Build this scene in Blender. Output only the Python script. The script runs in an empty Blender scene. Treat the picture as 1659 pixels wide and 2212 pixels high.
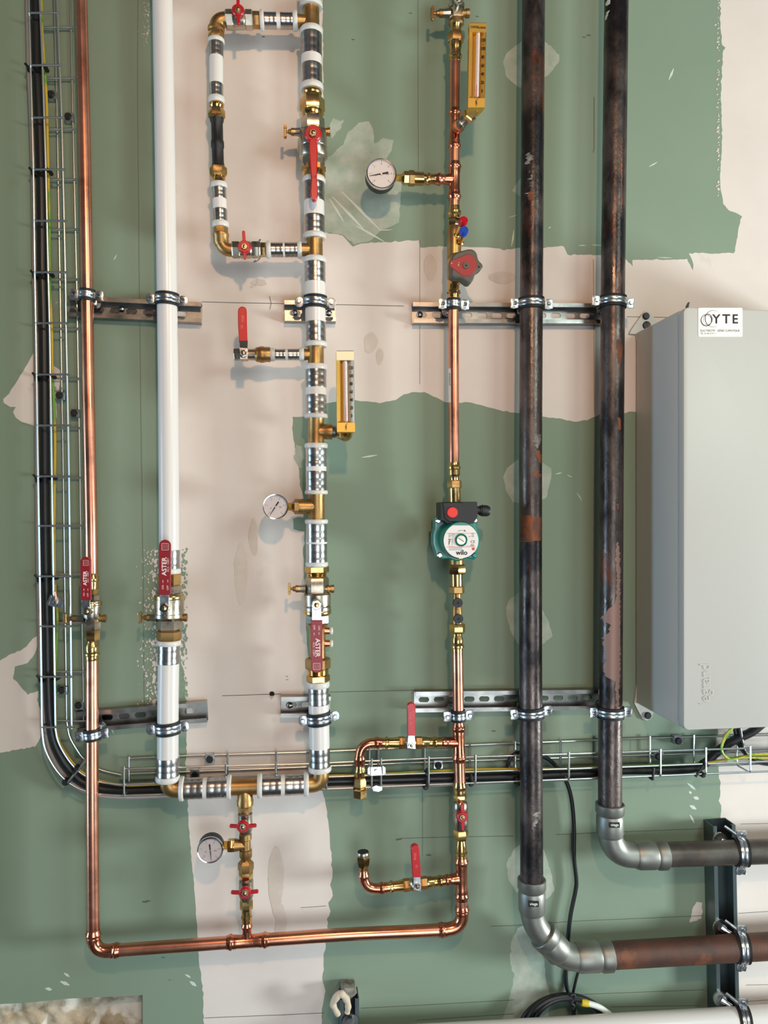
import bpy, math, random
from mathutils import Vector
from mathutils.geometry import tessellate_polygon
random.seed(7)
C = bpy.context.scene.collection
sc = bpy.context.scene
# ------------------------------------------------------------------ camera
FPX, CX, CY, D, YAW = 1661.0, 829.5, 1106.0, 1.45, math.radians(7.0)
cam = bpy.data.cameras.new('camera'); co = bpy.data.objects.new('camera', cam); C.objects.link(co)
co.location = (0, -D, 0); co.rotation_euler = (math.pi/2, 0, -YAW)
cam.sensor_fit = 'VERTICAL'; cam.sensor_height = 36; cam.lens = FPX/2212*36; cam.clip_start = .05
sc.camera = co
FWD = Vector((math.sin(YAW), math.cos(YAW), 0)); RGT = Vector((math.cos(YAW), -math.sin(YAW), 0)); UP = Vector((0, 0, 1))
def ray(px, py): return FWD + RGT*((px-CX)/FPX) - UP*((py-CY)/FPX)
def W(px, py, h=0.0):
    d = ray(px, py); return Vector((0, -D, 0)) + d*((D-h)/d.y)
def S(px, py, h=0.0): return (D-h)/ray(px, py).y/FPX
# ------------------------------------------------------------------ light
sc.view_settings.view_transform = 'Standard'; sc.view_settings.look = 'None'
sc.view_settings.gamma = 1; sc.view_settings.exposure = -.12
wd = bpy.data.worlds.new('world'); sc.world = wd; wd.use_nodes = True
nt = wd.node_tree; bg = nt.nodes['Background']
tc = nt.nodes.new('ShaderNodeTexCoord'); no = nt.nodes.new('ShaderNodeTexNoise'); cr = nt.nodes.new('ShaderNodeValToRGB')
no.inputs['Scale'].default_value = 2.6; no.inputs['Detail'].default_value = 1
nt.links.new(tc.outputs['Generated'], no.inputs['Vector']); nt.links.new(no.outputs['Fac'], cr.inputs['Fac'])
cr.color_ramp.elements[0].position = .42; cr.color_ramp.elements[0].color = (.10, .11, .12, 1)
cr.color_ramp.elements[1].position = .60; cr.color_ramp.elements[1].color = (.72, .77, .82, 1)
nt.links.new(cr.outputs['Color'], bg.inputs['Color']); bg.inputs['Strength'].default_value = .22
def lamp(name, kind, loc, target, energy, col, **k):
    l = bpy.data.lights.new(name, kind); o = bpy.data.objects.new(name, l); C.objects.link(o)
    l.energy = energy; l.color = col; o.location = loc
    o.rotation_euler = (Vector(target)-Vector(loc)).to_track_quat('-Z', 'Y').to_euler()
    for a, b in k.items(): setattr(l, a, b)
    return o
p = W(830, 0, 0)
lamp('ceiling_lamp', 'AREA', (p.x, -1.9, p.z+.02), (p.x+.05, 0, 0), 16.5, (1, .61, .34), shape='DISK', size=.09)
lamp('window_light', 'AREA', (3.6, -1.4, -.72), (.75, 0, -.75), 132, (.88, .99, 1), shape='RECTANGLE', size=.45, size_y=.6)
lamp('door_light', 'AREA', (-3.0, -.72, -.55), (.6, -.05, -.3), 50, (.44, .74, 1), shape='RECTANGLE', size=.7, size_y=1.9)
lamp('upper_right_fill', 'AREA', (1.6, -1.9, .9), (.4, 0, .2), 16, (.80, 1, .95), shape='RECTANGLE', size=.7, size_y=.7)  # added soft fill from upper right to balance wall brightness, no known window
lamp('rear_fill', 'AREA', (.55, -2.6, -.75), (.2, 0, -.7), 26, (.86, .95, 1), shape='RECTANGLE', size=1.1, size_y=1.5)  # added cool frontal fill from behind the camera for the middle and lower wall
# ------------------------------------------------------------------ materials
def lin(c): return tuple(((v/255)/12.92 if v/255 <= .04045 else ((v/255+.055)/1.055)**2.4) for v in c)+(1,)
def mat(name, col, rough=.5, metal=0.0, col2=None, nscale=20, stretch=(1, 1, 1), lo=.4, hi=.6, bump=0, bscale=200, rv=0, trans=0, coat=0, sss=0, col3=None, lo3=.62, hi3=.68, n3=9, alpha=1, spec=.5):
    m = bpy.data.materials.new(name); m.use_nodes = True; t = m.node_tree; b = t.nodes['Principled BSDF']
    b.inputs['Base Color'].default_value = lin(col); b.inputs['Roughness'].default_value = rough; b.inputs['Metallic'].default_value = metal
    b.inputs['Coat Weight'].default_value = coat; b.inputs['Specular IOR Level'].default_value = spec
    if sss: b.inputs['Subsurface Weight'].default_value = sss; b.inputs['Subsurface Scale'].default_value = .004
    g = t.nodes.new('ShaderNodeNewGeometry'); mp = t.nodes.new('ShaderNodeMapping'); mp.inputs['Scale'].default_value = stretch
    t.links.new(g.outputs['Position'], mp.inputs['Vector'])
    def ramp(scale, l, h, det=5):
        n = t.nodes.new('ShaderNodeTexNoise'); n.inputs['Scale'].default_value = scale; n.inputs['Detail'].default_value = det; n.inputs['Roughness'].default_value = .6
        t.links.new(mp.outputs['Vector'], n.inputs['Vector'])
        r = t.nodes.new('ShaderNodeMapRange'); r.inputs['From Min'].default_value = l; r.inputs['From Max'].default_value = h
        t.links.new(n.outputs['Fac'], r.inputs['Value']); return r.outputs['Result']
    out = None
    if col2:
        mx = t.nodes.new('ShaderNodeMix'); mx.data_type = 'RGBA'
        mx.inputs[6].default_value = lin(col); mx.inputs[7].default_value = lin(col2)
        t.links.new(ramp(nscale, lo, hi), mx.inputs[0]); out = mx.outputs[2]
    if col3:
        m3 = t.nodes.new('ShaderNodeMix'); m3.data_type = 'RGBA'; m3.inputs[7].default_value = lin(col3)
        if out: t.links.new(out, m3.inputs[6])
        else: m3.inputs[6].default_value = lin(col)
        t.links.new(ramp(n3, lo3, hi3), m3.inputs[0]); out = m3.outputs[2]
    if out: t.links.new(out, b.inputs['Base Color'])
    if rv:
        r = ramp(nscale*1.7, .3, .7); q = t.nodes.new('ShaderNodeMapRange'); q.inputs['To Min'].default_value = max(.03, rough-rv); q.inputs['To Max'].default_value = rough+rv
        t.links.new(r, q.inputs['Value']); t.links.new(q.outputs['Result'], b.inputs['Roughness'])
    if bump:
        n = t.nodes.new('ShaderNodeTexNoise'); n.inputs['Scale'].default_value = bscale; n.inputs['Detail'].default_value = 3
        t.links.new(mp.outputs['Vector'], n.inputs['Vector'])
        bp = t.nodes.new('ShaderNodeBump'); bp.inputs['Strength'].default_value = bump; bp.inputs['Distance'].default_value = .001
        t.links.new(n.outputs['Fac'], bp.inputs['Height']); t.links.new(bp.outputs['Normal'], b.inputs['Normal'])
    if alpha < 1:
        b.inputs['Alpha'].default_value = alpha
    return m
M = {}
M['board'] = mat('green_board', (134, 151, 133), .75, col2=(127, 146, 127), nscale=3, lo=.3, hi=.7, bump=.05, bscale=900, spec=.3)
M['plaster'] = mat('joint_plaster', (226, 216, 209), .8, col2=(216, 206, 199), nscale=5, lo=.3, hi=.7, bump=.08, bscale=500, col3=(190, 183, 175), lo3=.66, hi3=.8, n3=7, spec=.3)
M['smear'] = mat('thin_plaster', (182, 186, 174), .8, col2=(152, 168, 152), nscale=28, lo=.35, hi=.65, bump=.1, spec=.3)
M['chalk'] = mat('plaster_scratch', (205, 212, 200), .8)
M['dust'] = mat('wall_stain', (214, 203, 193), .85, col2=(202, 190, 178), nscale=14, lo=.4, hi=.6)
M['pencil'] = mat('pencil', (92, 92, 86), .8)
M['dark'] = mat('dark_hole', (24, 22, 20), .9)
M['core'] = mat('gypsum_core', (188, 176, 160), .9, bump=.3)
M['wool'] = mat('mineral_wool', (205, 190, 168), 1, col2=(150, 125, 92), nscale=16, lo=.4, hi=.65, bump=.6, bscale=90, col3=(226, 218, 204), n3=22, lo3=.5, hi3=.6)
M['copper'] = mat('copper', (236, 168, 140), .3, 1, col2=(214, 140, 112), nscale=11, stretch=(.6, .6, .8), lo=.35, hi=.7, rv=.08, col3=(166, 98, 76), lo3=.6, hi3=.75, n3=14)
M['copper_fit'] = mat('copper_fitting', (230, 152, 120), .22, 1, col2=(208, 126, 98), nscale=30, rv=.07, bump=.12, bscale=160)
M['brass'] = mat('brass', (224, 188, 126), .2, 1, col2=(200, 162, 102), nscale=35, rv=.08)
M['bronze'] = mat('cast_bronze', (184, 148, 96), .4, .95, col2=(164, 126, 80), nscale=30, bump=.1, bscale=700)
M['nickel'] = mat('nickel_plate', (196, 186, 170), .3, 1, col2=(170, 160, 144), nscale=30, rv=.08)
M['steel'] = mat('stainless_sleeve', (200, 198, 196), .27, 1, rv=.05, nscale=14, col2=(176, 172, 168), lo=.35, hi=.6)
M['zinc'] = mat('galvanised', (214, 218, 222), .28, 1, col2=(170, 174, 180), nscale=60, lo=.45, hi=.6, bump=.15, bscale=220)
M['rail'] = mat('rail_steel', (176, 174, 170), .34, 1, col2=(140, 138, 136), nscale=14, rv=.08)
M['strut'] = mat('strut_steel', (120, 132, 134), .42, 1)
M['wire'] = mat('tray_wire', (222, 226, 228), .3, 1)
M['chrome'] = mat('chrome', (220, 222, 224), .12, 1)
M['press'] = mat('pressed_steel', (160, 159, 152), .48, .9, col2=(138, 137, 130), nscale=12, lo=.35, hi=.65, bump=.05)
M['black_pipe'] = mat('black_steel', (104, 92, 88), .36, .75, col2=(50, 46, 48), nscale=20, stretch=(.9, .9, .5), lo=.4, hi=.6, bump=.5, bscale=240, col3=(136, 72, 44), lo3=.60, hi3=.72, n3=13, rv=.14)
M['grey_pipe'] = mat('grey_steel', (104, 98, 92), .42, .6, col2=(78, 70, 64), nscale=14, lo=.35, hi=.65, bump=.25, bscale=260, col3=(120, 84, 66), lo3=.62, hi3=.75, n3=10)
M['rusty_pipe'] = mat('rusty_steel', (98, 62, 48), .55, .3, col2=(76, 56, 48), nscale=12, lo=.4, hi=.6, bump=.3, bscale=260, col3=(124, 76, 52), lo3=.6, hi3=.7, n3=15)
M['white_pipe'] = mat('white_plastic', (222, 217, 212), .3, coat=.15)
M['collar'] = mat('milky_plastic', (212, 210, 204), .35, sss=.3)
M['red'] = mat('red_plastic', (182, 10, 24), .36, coat=.15)
M['darkred'] = mat('dark_red_plastic', (138, 10, 24), .42, coat=.1)
M['wheelred'] = mat('red_insert', (150, 30, 32), .5)
M['wheel'] = mat('grey_brown_plastic', (84, 78, 68), .6)
M['blue'] = mat('blue_plastic', (24, 70, 170), .4)
M['redb'] = mat('button_red', (226, 50, 44), .55)
M['black'] = mat('black_plastic', (24, 24, 25), .5)
M['rubber'] = mat('black_rubber', (18, 18, 18), .65)
M['cable'] = mat('cable_black', (26, 27, 29), .38)
M['cable_grey'] = mat('cable_grey', (150, 142, 140), .5)
M['white_cable'] = mat('cable_white', (220, 222, 216), .45)
M['yellow'] = mat('yellow_insulation', (206, 176, 40), .45)
M['green'] = mat('earth_green', (120, 186, 50), .45, col2=(206, 196, 60), nscale=30, stretch=(3, 3, .4), lo=.47, hi=.5)
M['yg'] = mat('yellow_green', (206, 172, 44), .45, col2=(110, 160, 50), nscale=5, stretch=(1, 1, 1), lo=.5, hi=.56)
M['pump'] = mat('green_enamel', (14, 116, 100), .35, coat=.3, bump=.1, bscale=400)
M['gold'] = mat('gold_anodised', (222, 176, 84), .38, .75)
M['goldw'] = mat('pale_scale_glare', (206, 196, 172), .42, .5)  # pale scale colour, also paints the glare on the lower thermometer's top block
M['tube'] = mat('thermo_tube', (214, 200, 196), .2, coat=.6)
M['ink'] = mat('black_ink', (26, 22, 20), .6)
M['inkbrown'] = mat('faint_ink', (120, 112, 106), .6)
M['inkred'] = mat('red_ink', (206, 60, 60), .6)
M['inkwhite'] = mat('white_ink', (232, 214, 212), .5)
M['inkpink'] = mat('worn_ink', (236, 120, 120), .5)
M['dial'] = mat('dial_white', (226, 220, 222), .4)
M['labelw'] = mat('label_white', (226, 220, 216), .4)
M['cab'] = mat('cabinet_paint', (188, 186, 180), .36, bump=.15, bscale=1400)
M['sticker'] = mat('sticker_paper', (236, 228, 220), .35)
M['mortar'] = mat('mortar', (150, 146, 138), .9, col2=(96, 92, 86), nscale=60, bump=.6, bscale=200)
M['stain'] = mat('pink_primer_stain', (150, 118, 108), .5, .2, bump=.2, bscale=260)
M['rust'] = mat('rust_stain', (136, 74, 40), .6, .1, col2=(92, 58, 44), nscale=60, stretch=(1, 1, .4), bump=.2, bscale=260)
M['foam'] = mat('sealant_foam', (206, 190, 168), .9, bump=.4, bscale=150)
def glassmat():
    m = bpy.data.materials.new('clear_glass'); m.use_nodes = True; t = m.node_tree; t.nodes.clear()
    o = t.nodes.new('ShaderNodeOutputMaterial'); a = t.nodes.new('ShaderNodeBsdfTransparent'); g = t.nodes.new('ShaderNodeBsdfGlossy')
    g.inputs['Roughness'].default_value = .03; f = t.nodes.new('ShaderNodeFresnel'); f.inputs['IOR'].default_value = 1.35; x = t.nodes.new('ShaderNodeMixShader')
    t.links.new(f.outputs[0], x.inputs[0]); t.links.new(a.outputs[0], x.inputs[1]); t.links.new(g.outputs[0], x.inputs[2]); t.links.new(x.outputs[0], o.inputs[0]); return m
M['glass'] = glassmat()
# ------------------------------------------------------------------ mesh helpers
WL = {}
class MB:
    def __init__(s): s.v = []; s.f = []; s.m = []; s.cm = 0
    def add(s, vs, fs):
        n = len(s.v); s.v += [Vector(v) for v in vs]; s.f += [tuple(i+n for i in f) for f in fs]; s.m += [s.cm]*len(fs); return s
    def rings(s, rings, cap=True, closed=False):
        n = len(rings[0]); vs = [v for r in rings for v in r]; fs = []
        R = len(rings)
        for i in range(R if closed else R-1):
            j = (i+1) % R
            for k in range(n): l = (k+1) % n; fs.append((i*n+k, i*n+l, j*n+l, j*n+k))
        if cap and not closed: fs.append(tuple(range(n))[::-1]); fs.append(tuple((R-1)*n+k for k in range(n)))
        return s.add(vs, fs)
    def box(s, c, x, y, z, ax=None):
        c = Vector(c); X, Y, Z = ax or (Vector((1, 0, 0)), Vector((0, 1, 0)), Vector((0, 0, 1)))
        vs = [c+X*(a*x/2)+Y*(b*y/2)+Z*(d*z/2) for a in (-1, 1) for b in (-1, 1) for d in (-1, 1)]
        return s.add(vs, [(0, 1, 3, 2), (4, 6, 7, 5), (0, 4, 5, 1), (2, 3, 7, 6), (0, 2, 6, 4), (1, 5, 7, 3)])
def mesh(name, mb, mats, loc, ang):
    me = bpy.data.meshes.new(name); me.from_pydata([v-loc for v in mb.v], [], mb.f)
    for m_ in (mats if isinstance(mats, (list, tuple)) else [mats]): me.materials.append(M[m_])
    if isinstance(mats, (list, tuple)): me.polygons.foreach_set('material_index', mb.m)
    me.validate(); me.update()
    if ang:
        me.polygons.foreach_set('use_smooth', [True]*len(me.polygons)); me.set_sharp_from_angle(angle=math.radians(ang))
    return me
def tag(o, label, cat, group=None, kind=None):
    if label: o['label'] = label
    if cat: o['category'] = cat
    if group: o['group'] = group
    if kind: o['kind'] = kind
    return o
def thing(name, label, cat, loc, group=None):
    o = bpy.data.objects.new(name, None); C.objects.link(o); o.location = loc; o.empty_display_size = .02
    WL[o.name] = Vector(loc); return tag(o, label, cat, group)
def part(name, mb, m, parent, label=None, ang=35):
    c = sum(mb.v, Vector())/len(mb.v)
    o = bpy.data.objects.new(name, mesh(name, mb, m, c, ang)); C.objects.link(o)
    o.parent = parent; o.location = c-WL[parent.name]; WL[o.name] = c
    if label: o['label'] = label
    return o
def single(name, mb, m, label, cat, group=None, kind=None, ang=35):
    c = sum(mb.v, Vector())/len(mb.v)
    o = bpy.data.objects.new(name, mesh(name, mb, m, c, ang)); C.objects.link(o); o.location = c; WL[o.name] = c
    return tag(o, label, cat, group, kind)
def ring(c, t, r, seg=28, ph=0, sq=1):
    t = t.normalized(); n = Vector((0, -1, 0)); n = n - t*n.dot(t)
    if n.length < .05: n = Vector((0, 0, 1)) - t*t.z
    n.normalize(); b = t.cross(n)
    return [c+(b*math.sin(a)*sq+n*math.cos(a))*r for a in [2*math.pi*k/seg+ph for k in range(seg)]]
class Run:
    def __init__(s, h, ax, pts): s.h = h; s.ax = ax; s.p = sorted(pts)
    def o(s, t):
        p = s.p
        for i in range(len(p)-1):
            if t <= p[i+1][0] or i == len(p)-2:
                a, b = p[i], p[i+1]; return a[1]+(b[1]-a[1])*(t-a[0])/(b[0]-a[0])
    def px(s, t): return (s.o(t), t) if s.ax == 'v' else (t, s.o(t))
    def pt(s, t): return W(*s.px(t), s.h)
    def sc(s, t): return S(*s.px(t), s.h)
def spin(mb, run, prof, seg=28, ph=0):
    """prof in px: (position along run, radius); flats when seg small"""
    a, b = prof[0][0], prof[-1][0]
    T = run.pt(b)-run.pt(a)
    if T.length < 1e-6: T = run.pt(b+1)-run.pt(b)
    sgn = 1
    return mb.rings([ring(run.pt(t), T, r*run.sc(t), seg, ph) for t, r in prof])
def pipe(mb, run, t0, t1, r, step=60, seg=32):
    n = max(1, int(abs(t1-t0)/step)); ts = [t0+(t1-t0)*i/n for i in range(n+1)]
    rs = []
    for t in ts:
        T = run.pt(t+20)-run.pt(t-20)
        if t1 < t0: T = -T
        rs.append(ring(run.pt(t), T, r*run.sc(t), seg))
    return mb.rings(rs)
def cyl(mb, A, B, prof, seg=20, ph=0):
    """prof (fraction, radius m)"""
    A, B = Vector(A), Vector(B)
    return mb.rings([ring(A+(B-A)*f, B-A, r, seg, ph) for f, r in prof])
def tube(mb, pts, r, seg=12, closed=False):
    n = len(pts); rs = []; prev = None
    for i, q in enumerate(pts):
        t = (pts[min(i+1, n-1)]-pts[max(i-1, 0)]).normalized()
        if prev is None:
            u = Vector((0, -1, 0)); u = u-t*u.dot(t)
            if u.length < .1: u = Vector((0, 0, 1)); u = u-t*u.dot(t)
        else: u = prev-t*prev.dot(t)
        u.normalize(); prev = u; b = t.cross(u)
        rr = r[i] if isinstance(r, (list, tuple)) else r
        rs.append([q+(b*math.sin(2*math.pi*k/seg)+u*math.cos(2*math.pi*k/seg))*rr for k in range(seg)])
    return mb.rings(rs)
def smooth(p, n=6):
    out = []; q = [p[0]]+list(p)+[p[-1]]
    for i in range(1, len(q)-2):
        for k in range(n):
            t = k/n; a, b, c, d = q[i-1], q[i], q[i+1], q[i+2]
            out.append(.5*((2*b)+(c-a)*t+(2*a-5*b+4*c-d)*t*t+(3*b-a-3*c+d)*t**3))
    return out+[p[-1]]
def fillet(pts, rad, n=8):
    out = [pts[0]]
    for i in range(1, len(pts)-1):
        a, b, c = pts[i-1], pts[i], pts[i+1]; u = (a-b); v = (c-b)
        r = min(rad, u.length*.98, v.length*.98); P, Q = b+u.normalized()*r, b+v.normalized()*r
        for k in range(n+1): t = k/n; out.append(P*(1-t)**2+b*2*t*(1-t)+Q*t*t)
    return out+[pts[-1]]
def WP(l, h): return [W(x, y, h) for x, y in l]
def circ(cx, cy, r, n=28): return [(cx+r*math.cos(2*math.pi*k/n), cy+r*math.sin(2*math.pi*k/n)) for k in range(n)]
def capsule(x0, y0, x1, y1, r0, r1, n=8):
    a = math.atan2(y1-y0, x1-x0); o = []
    for k in range(n+1): b = a+math.pi/2+math.pi*k/n; o.append((x0+r0*math.cos(b), y0+r0*math.sin(b)))
    for k in range(n+1): b = a-math.pi/2+math.pi*k/n; o.append((x1+r1*math.cos(b), y1+r1*math.sin(b)))
    return o
def rrect(x0, y0, x1, y1, r, n=5):
    o = []
    for cx, cy, a in ((x1-r, y0+r, -90), (x1-r, y1-r, 0), (x0+r, y1-r, 90), (x0+r, y0+r, 180)):
        for k in range(n+1): b = math.radians(a+90*k/n); o.append((cx+r*math.cos(b), cy+r*math.sin(b)))
    return o
def area2(p): return sum(p[i][0]*p[(i+1) % len(p)][1]-p[(i+1) % len(p)][0]*p[i][1] for i in range(len(p)))
def inset(p, d):
    n = len(p); s = 1 if area2(p) > 0 else -1; o = []
    for i in range(n):
        a, b, c = Vector(p[i-1]), Vector(p[i]), Vector(p[(i+1) % n])
        e = ((b-a).normalized()+(c-b).normalized())
        if e.length < 1e-6: o.append(tuple(b)); continue
        e.normalize(); o.append((b.x-e.y*s*d, b.y+e.x*s*d))
    return o
def tri(mb, loops3):
    t = tessellate_polygon(loops3); vs = [v for l in loops3 for v in l]; mb.add(vs, t); return mb
def plate(mb, pts, h, th, bev=0.8, href=None, holes=()):
    """plate parallel to the wall: px outline seen at height h (front)"""
    s = S(*pts[0], h); f = [W(*q, h) for q in pts]; Y = Vector((0, 1, 0))
    if bev and not holes:
        fi = [W(*q, h) for q in inset(pts, bev)]; mid = [v+Y*bev*s for v in f]
    else: fi = f; mid = f
    back = [v+Y*th for v in f]
    H = [[W(*q, h) for q in ho] for ho in holes]
    tri(mb, [fi]+H); tri(mb, [back]+[[v+Y*th for v in ho] for ho in H])
    if bev and not holes: mb.rings([fi, mid, back], cap=False)
    else: mb.rings([f, back], cap=False)
    for ho in H: mb.rings([ho, [v+Y*th for v in ho]], cap=False)
    return mb
def flat(mb, pts, h): return tri(mb, [[W(*q, h) for q in pts]])
def ycyl(mb, px, py, hr, prof, seg=24, ph=0):
    """turned about an axis perpendicular to the wall; centre seen at (px,py) at height hr; prof (height, radius px at hr)"""
    c = W(px, py, hr); s = S(px, py, hr)
    rs = []
    for h, r in prof: rs.append([Vector((c.x+math.cos(a)*r*s, -h, c.z+math.sin(a)*r*s)) for a in [2*math.pi*k/seg+ph for k in range(seg)]])
    return mb.rings(rs)
_TX = {}
def glyphs(s):
    if s not in _TX:
        c = bpy.data.curves.new('t', 'FONT'); c.body = s; c.align_x = 'CENTER'; c.align_y = 'CENTER'; c.resolution_u = 3
        o = bpy.data.objects.new('t', c); C.objects.link(o); dg = bpy.context.evaluated_depsgraph_get(); dg.update()
        me = o.evaluated_get(dg).to_mesh(); _TX[s] = ([(v.co.x, v.co.y) for v in me.vertices], [tuple(q.vertices) for q in me.polygons])
        bpy.data.objects.remove(o); bpy.data.curves.remove(c)
    return _TX[s]
def text(mb, s, px, py, h, size, rot=0, sx=1.0, bold=0):
    vs, fs = glyphs(s); r = math.radians(rot); hf = h if callable(h) else (lambda x: h)
    offs = [(0, 0)]+([(bold, 0), (-bold, 0), (0, bold), (0, -bold)] if bold else [])
    for k, (ox, oy) in enumerate(offs):
        o = []
        for u, v in vs:
            u, v = u*size*sx+ox, v*size+oy; x = px+u*math.cos(r)-v*math.sin(r); y = py-u*math.sin(r)-v*math.cos(r)
            o.append(W(x, y, hf(x)+k*.00002))
        mb.add(o, fs)
    return mb
def stroke(mb, pts, w, h):
    """flat ink line of width w px"""
    n = len(pts); L = []; R = []
    for i in range(n):
        a, b = pts[max(i-1, 0)], pts[min(i+1, n-1)]; dx, dy = b[0]-a[0], b[1]-a[1]; l = math.hypot(dx, dy) or 1
        ww = w[i] if isinstance(w, (list, tuple)) else w
        L.append(W(pts[i][0]-dy/l*ww/2, pts[i][1]+dx/l*ww/2, h)); R.append(W(pts[i][0]+dy/l*ww/2, pts[i][1]-dx/l*ww/2, h))
    return mb.add(L+R, [(i, i+1, n+i+1, n+i) for i in range(n-1)])
H = .06
# ================================================================== SETTING: the wall
def jag(p, amp=2.0, step=9, rough=1):
    o = []; n = len(p)
    for i in range(n):
        a, b = p[i], p[(i+1) % n]; L = math.hypot(b[0]-a[0], b[1]-a[1]); k = max(1, int(L/step))
        nx, ny = -(b[1]-a[1])/(L or 1), (b[0]-a[0])/(L or 1)
        for j in range(k):
            t = j/k; d = random.gauss(0, amp)*.6 if j else 0
            if random.random() < .06*rough and j: d *= 2.2
            o.append((a[0]+(b[0]-a[0])*t+nx*d, a[1]+(b[1]-a[1])*t+ny*d))
    return o
wm = MB(); zo = [0.0]
def wp(pts, m, amp=1.6, step=8):
    zo[0] += .000008; wm.cm = m
    flat(wm, jag(pts, amp, step) if amp else pts, zo[0])
wm.cm = 0
base = [(-500, -500), (2300, -500), (2300, 2700), (309, 2700), (308, 2149), (290, 2151), (150, 2157), (60, 2166), (0, 2169), (-500, 2190)]
flat(wm, base, 0)
wm.cm = 6; edge = [(309, 2700), (308, 2149), (290, 2151), (150, 2157), (60, 2166), (0, 2169), (-500, 2190)]
e0 = WP(edge, 0); n = len(e0); wm.add(e0+[v+Vector((0, .013, 0)) for v in e0], [(i, i+1, n+i+1, n+i) for i in range(n-1)])
PL = 1
wp([(357, -400), (697, -400), (697, 40), (699, 250), (696, 345), (700, 520), (690, 900), (357, 900)], PL)
wp([(690, 500), (740, 509), (762, 533), (780, 526), (905, 519), (908, 535), (935, 533), (1000, 533), (1060, 535), (1080, 537), (1088, 541), (1120, 535), (1175, 536), (1213, 531), (1218, 533), (1226, 550), (1296, 551), (1345, 554), (1352, 560), (1367, 576), (1366, 562), (1470, 560), (1484, 559), (1497, 584), (1498, 572), (1488, 547), (1582, 547), (1900, 547), (1900, 905), (1420, 893), (1360, 889), (1345, 893), (1332, 892), (1300, 893), (1268, 908), (1240, 911), (1215, 905), (1180, 901), (1110, 891), (1080, 886), (1046, 877), (1020, 870), (960, 868), (935, 856), (917, 847), (890, 847), (872, 852), (855, 864), (820, 871), (795, 867), (760, 864), (740, 868), (700, 869), (680, 863), (660, 864), (632, 868), (630, 700)], PL, 1.2, 7)
wp([(357, 880), (634, 866), (631, 925), (634, 950), (640, 985), (646, 1015), (650, 1055), (656, 1075), (655, 1118), (633, 1120), (634, 1143), (657, 1148), (655, 1200), (664, 1400), (680, 1560), (694, 1700), (705, 1745), (712, 1800), (716, 1850), (718, 1895), (713, 1912), (719, 1935), (709, 1950), (714, 1968), (706, 1985), (709, 2010), (699, 2060), (697, 2120), (703, 2140), (695, 2180), (700, 2500), (446, 2500), (441, 2212), (438, 2130), (430, 2080), (428, 2040), (418, 1900), (408, 1790), (405, 1725), (402, 1640), (404, 1560), (398, 1450), (384, 1400), (362, 1300), (357, 1200)], PL, 1.3, 8)
wp([(1562, -400), (1556, 60), (1562, 110), (1557, 200), (1560, 300), (1556, 400), (1562, 440), (1575, 455), (1596, 463), (1599, 475), (1583, 560), (1583, 700), (2200, 700), (2200, -400)], PL, 1.6, 6)
wp([(1583, 690), (1560, 1500), (1545, 1620), (1557, 1690), (1556, 1770), (1567, 1830), (1580, 1880), (1588, 1910), (1592, 1975), (1589, 2030), (1583, 2100), (1588, 2500), (2200, 2500), (2200, 690)], PL, 1.8, 9)
wp([(76, 756), (60, 785), (40, 818), (20, 850), (7, 862), (8, 870), (22, 879), (34, 879), (28, 890), (34, 902), (46, 911), (62, 916), (76, 921), (100, 918), (119, 925), (123, 890), (119, 862), (128, 845), (131, 800), (117, 791), (112, 788), (100, 770)], PL, .9, 9)
wp([(86, 1370), (70, 1380), (58, 1396), (44, 1406), (25, 1412), (0, 1427), (-60, 1450), (-60, 1640), (0, 1626), (40, 1619), (76, 1613), (88, 1590), (88, 1535), (80, 1512), (84, 1492), (60, 1501), (50, 1490), (38, 1474), (28, 1466), (32, 1440), (60, 1432), (70, 1420), (78, 1405), (84, 1390)], PL, 1.2, 6)
def blob(cx, cy, rx, ry, m, amp=1.5, n=22, irr=.12):
    random.seed(int(cx*7+cy)); ph = random.random()*6
    wp([(cx+rx*(1+irr*math.sin(3*a+ph)+irr*.6*math.sin(5*a+ph*2))*math.cos(a), cy+ry*(1+irr*math.cos(2*a+ph))*math.sin(a)) for a in [2*math.pi*k/n for k in range(n)]], m, amp, 6)
SM = 2
wp([(1125, 91), (1110, 102), (1093, 117), (1087, 132), (1092, 160), (1106, 177), (1123, 190), (1150, 180), (1185, 162), (1206, 136), (1208, 118), (1180, 92), (1150, 80)], SM, 1.2, 6)
wp([(1116, 993), (1095, 1012), (1087, 1030), (1093, 1060), (1108, 1085), (1140, 1090), (1180, 1075), (1190, 1035), (1191, 1012), (1172, 999), (1150, 992)], SM, 1.2, 6)
wp([(1121, 1280), (1100, 1296), (1093, 1318), (1098, 1345), (1104, 1365), (1119, 1392), (1150, 1400), (1176, 1390), (1194, 1374), (1184, 1340), (1172, 1318), (1150, 1300)], SM, 1.2, 6)
wp([(1106, 412), (1124, 385), (1150, 400), (1124, 424)], SM, .8, 6)
wp([(1112, 1832), (1094, 1865), (1098, 1900), (1113, 1925), (1150, 1945), (1180, 1942), (1197, 1925), (1192, 1890), (1180, 1850), (1172, 1830), (1140, 1815)], SM, 1.5, 6)
wp([(1118, 2005), (1104, 2035), (1102, 2075), (1110, 2110), (1100, 2160), (1085, 2200), (1100, 2260), (1180, 2220), (1192, 2160), (1180, 2120), (1176, 2080), (1168, 2030), (1150, 1990)], SM, 1.6, 6)
wp([(1119, 1565), (1108, 1600), (1095, 1632), (1120, 1700), (1150, 1650), (1140, 1560)], SM, 1.4, 6)
wp([(700, 345), (722, 330), (742, 312), (752, 285), (775, 265), (797, 262), (806, 280), (809, 310), (800, 330), (815, 345), (800, 372), (860, 380), (868, 395), (862, 480), (820, 500), (800, 520), (780, 524), (764, 528), (742, 508), (700, 500)], SM, 1.5, 7)
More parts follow.
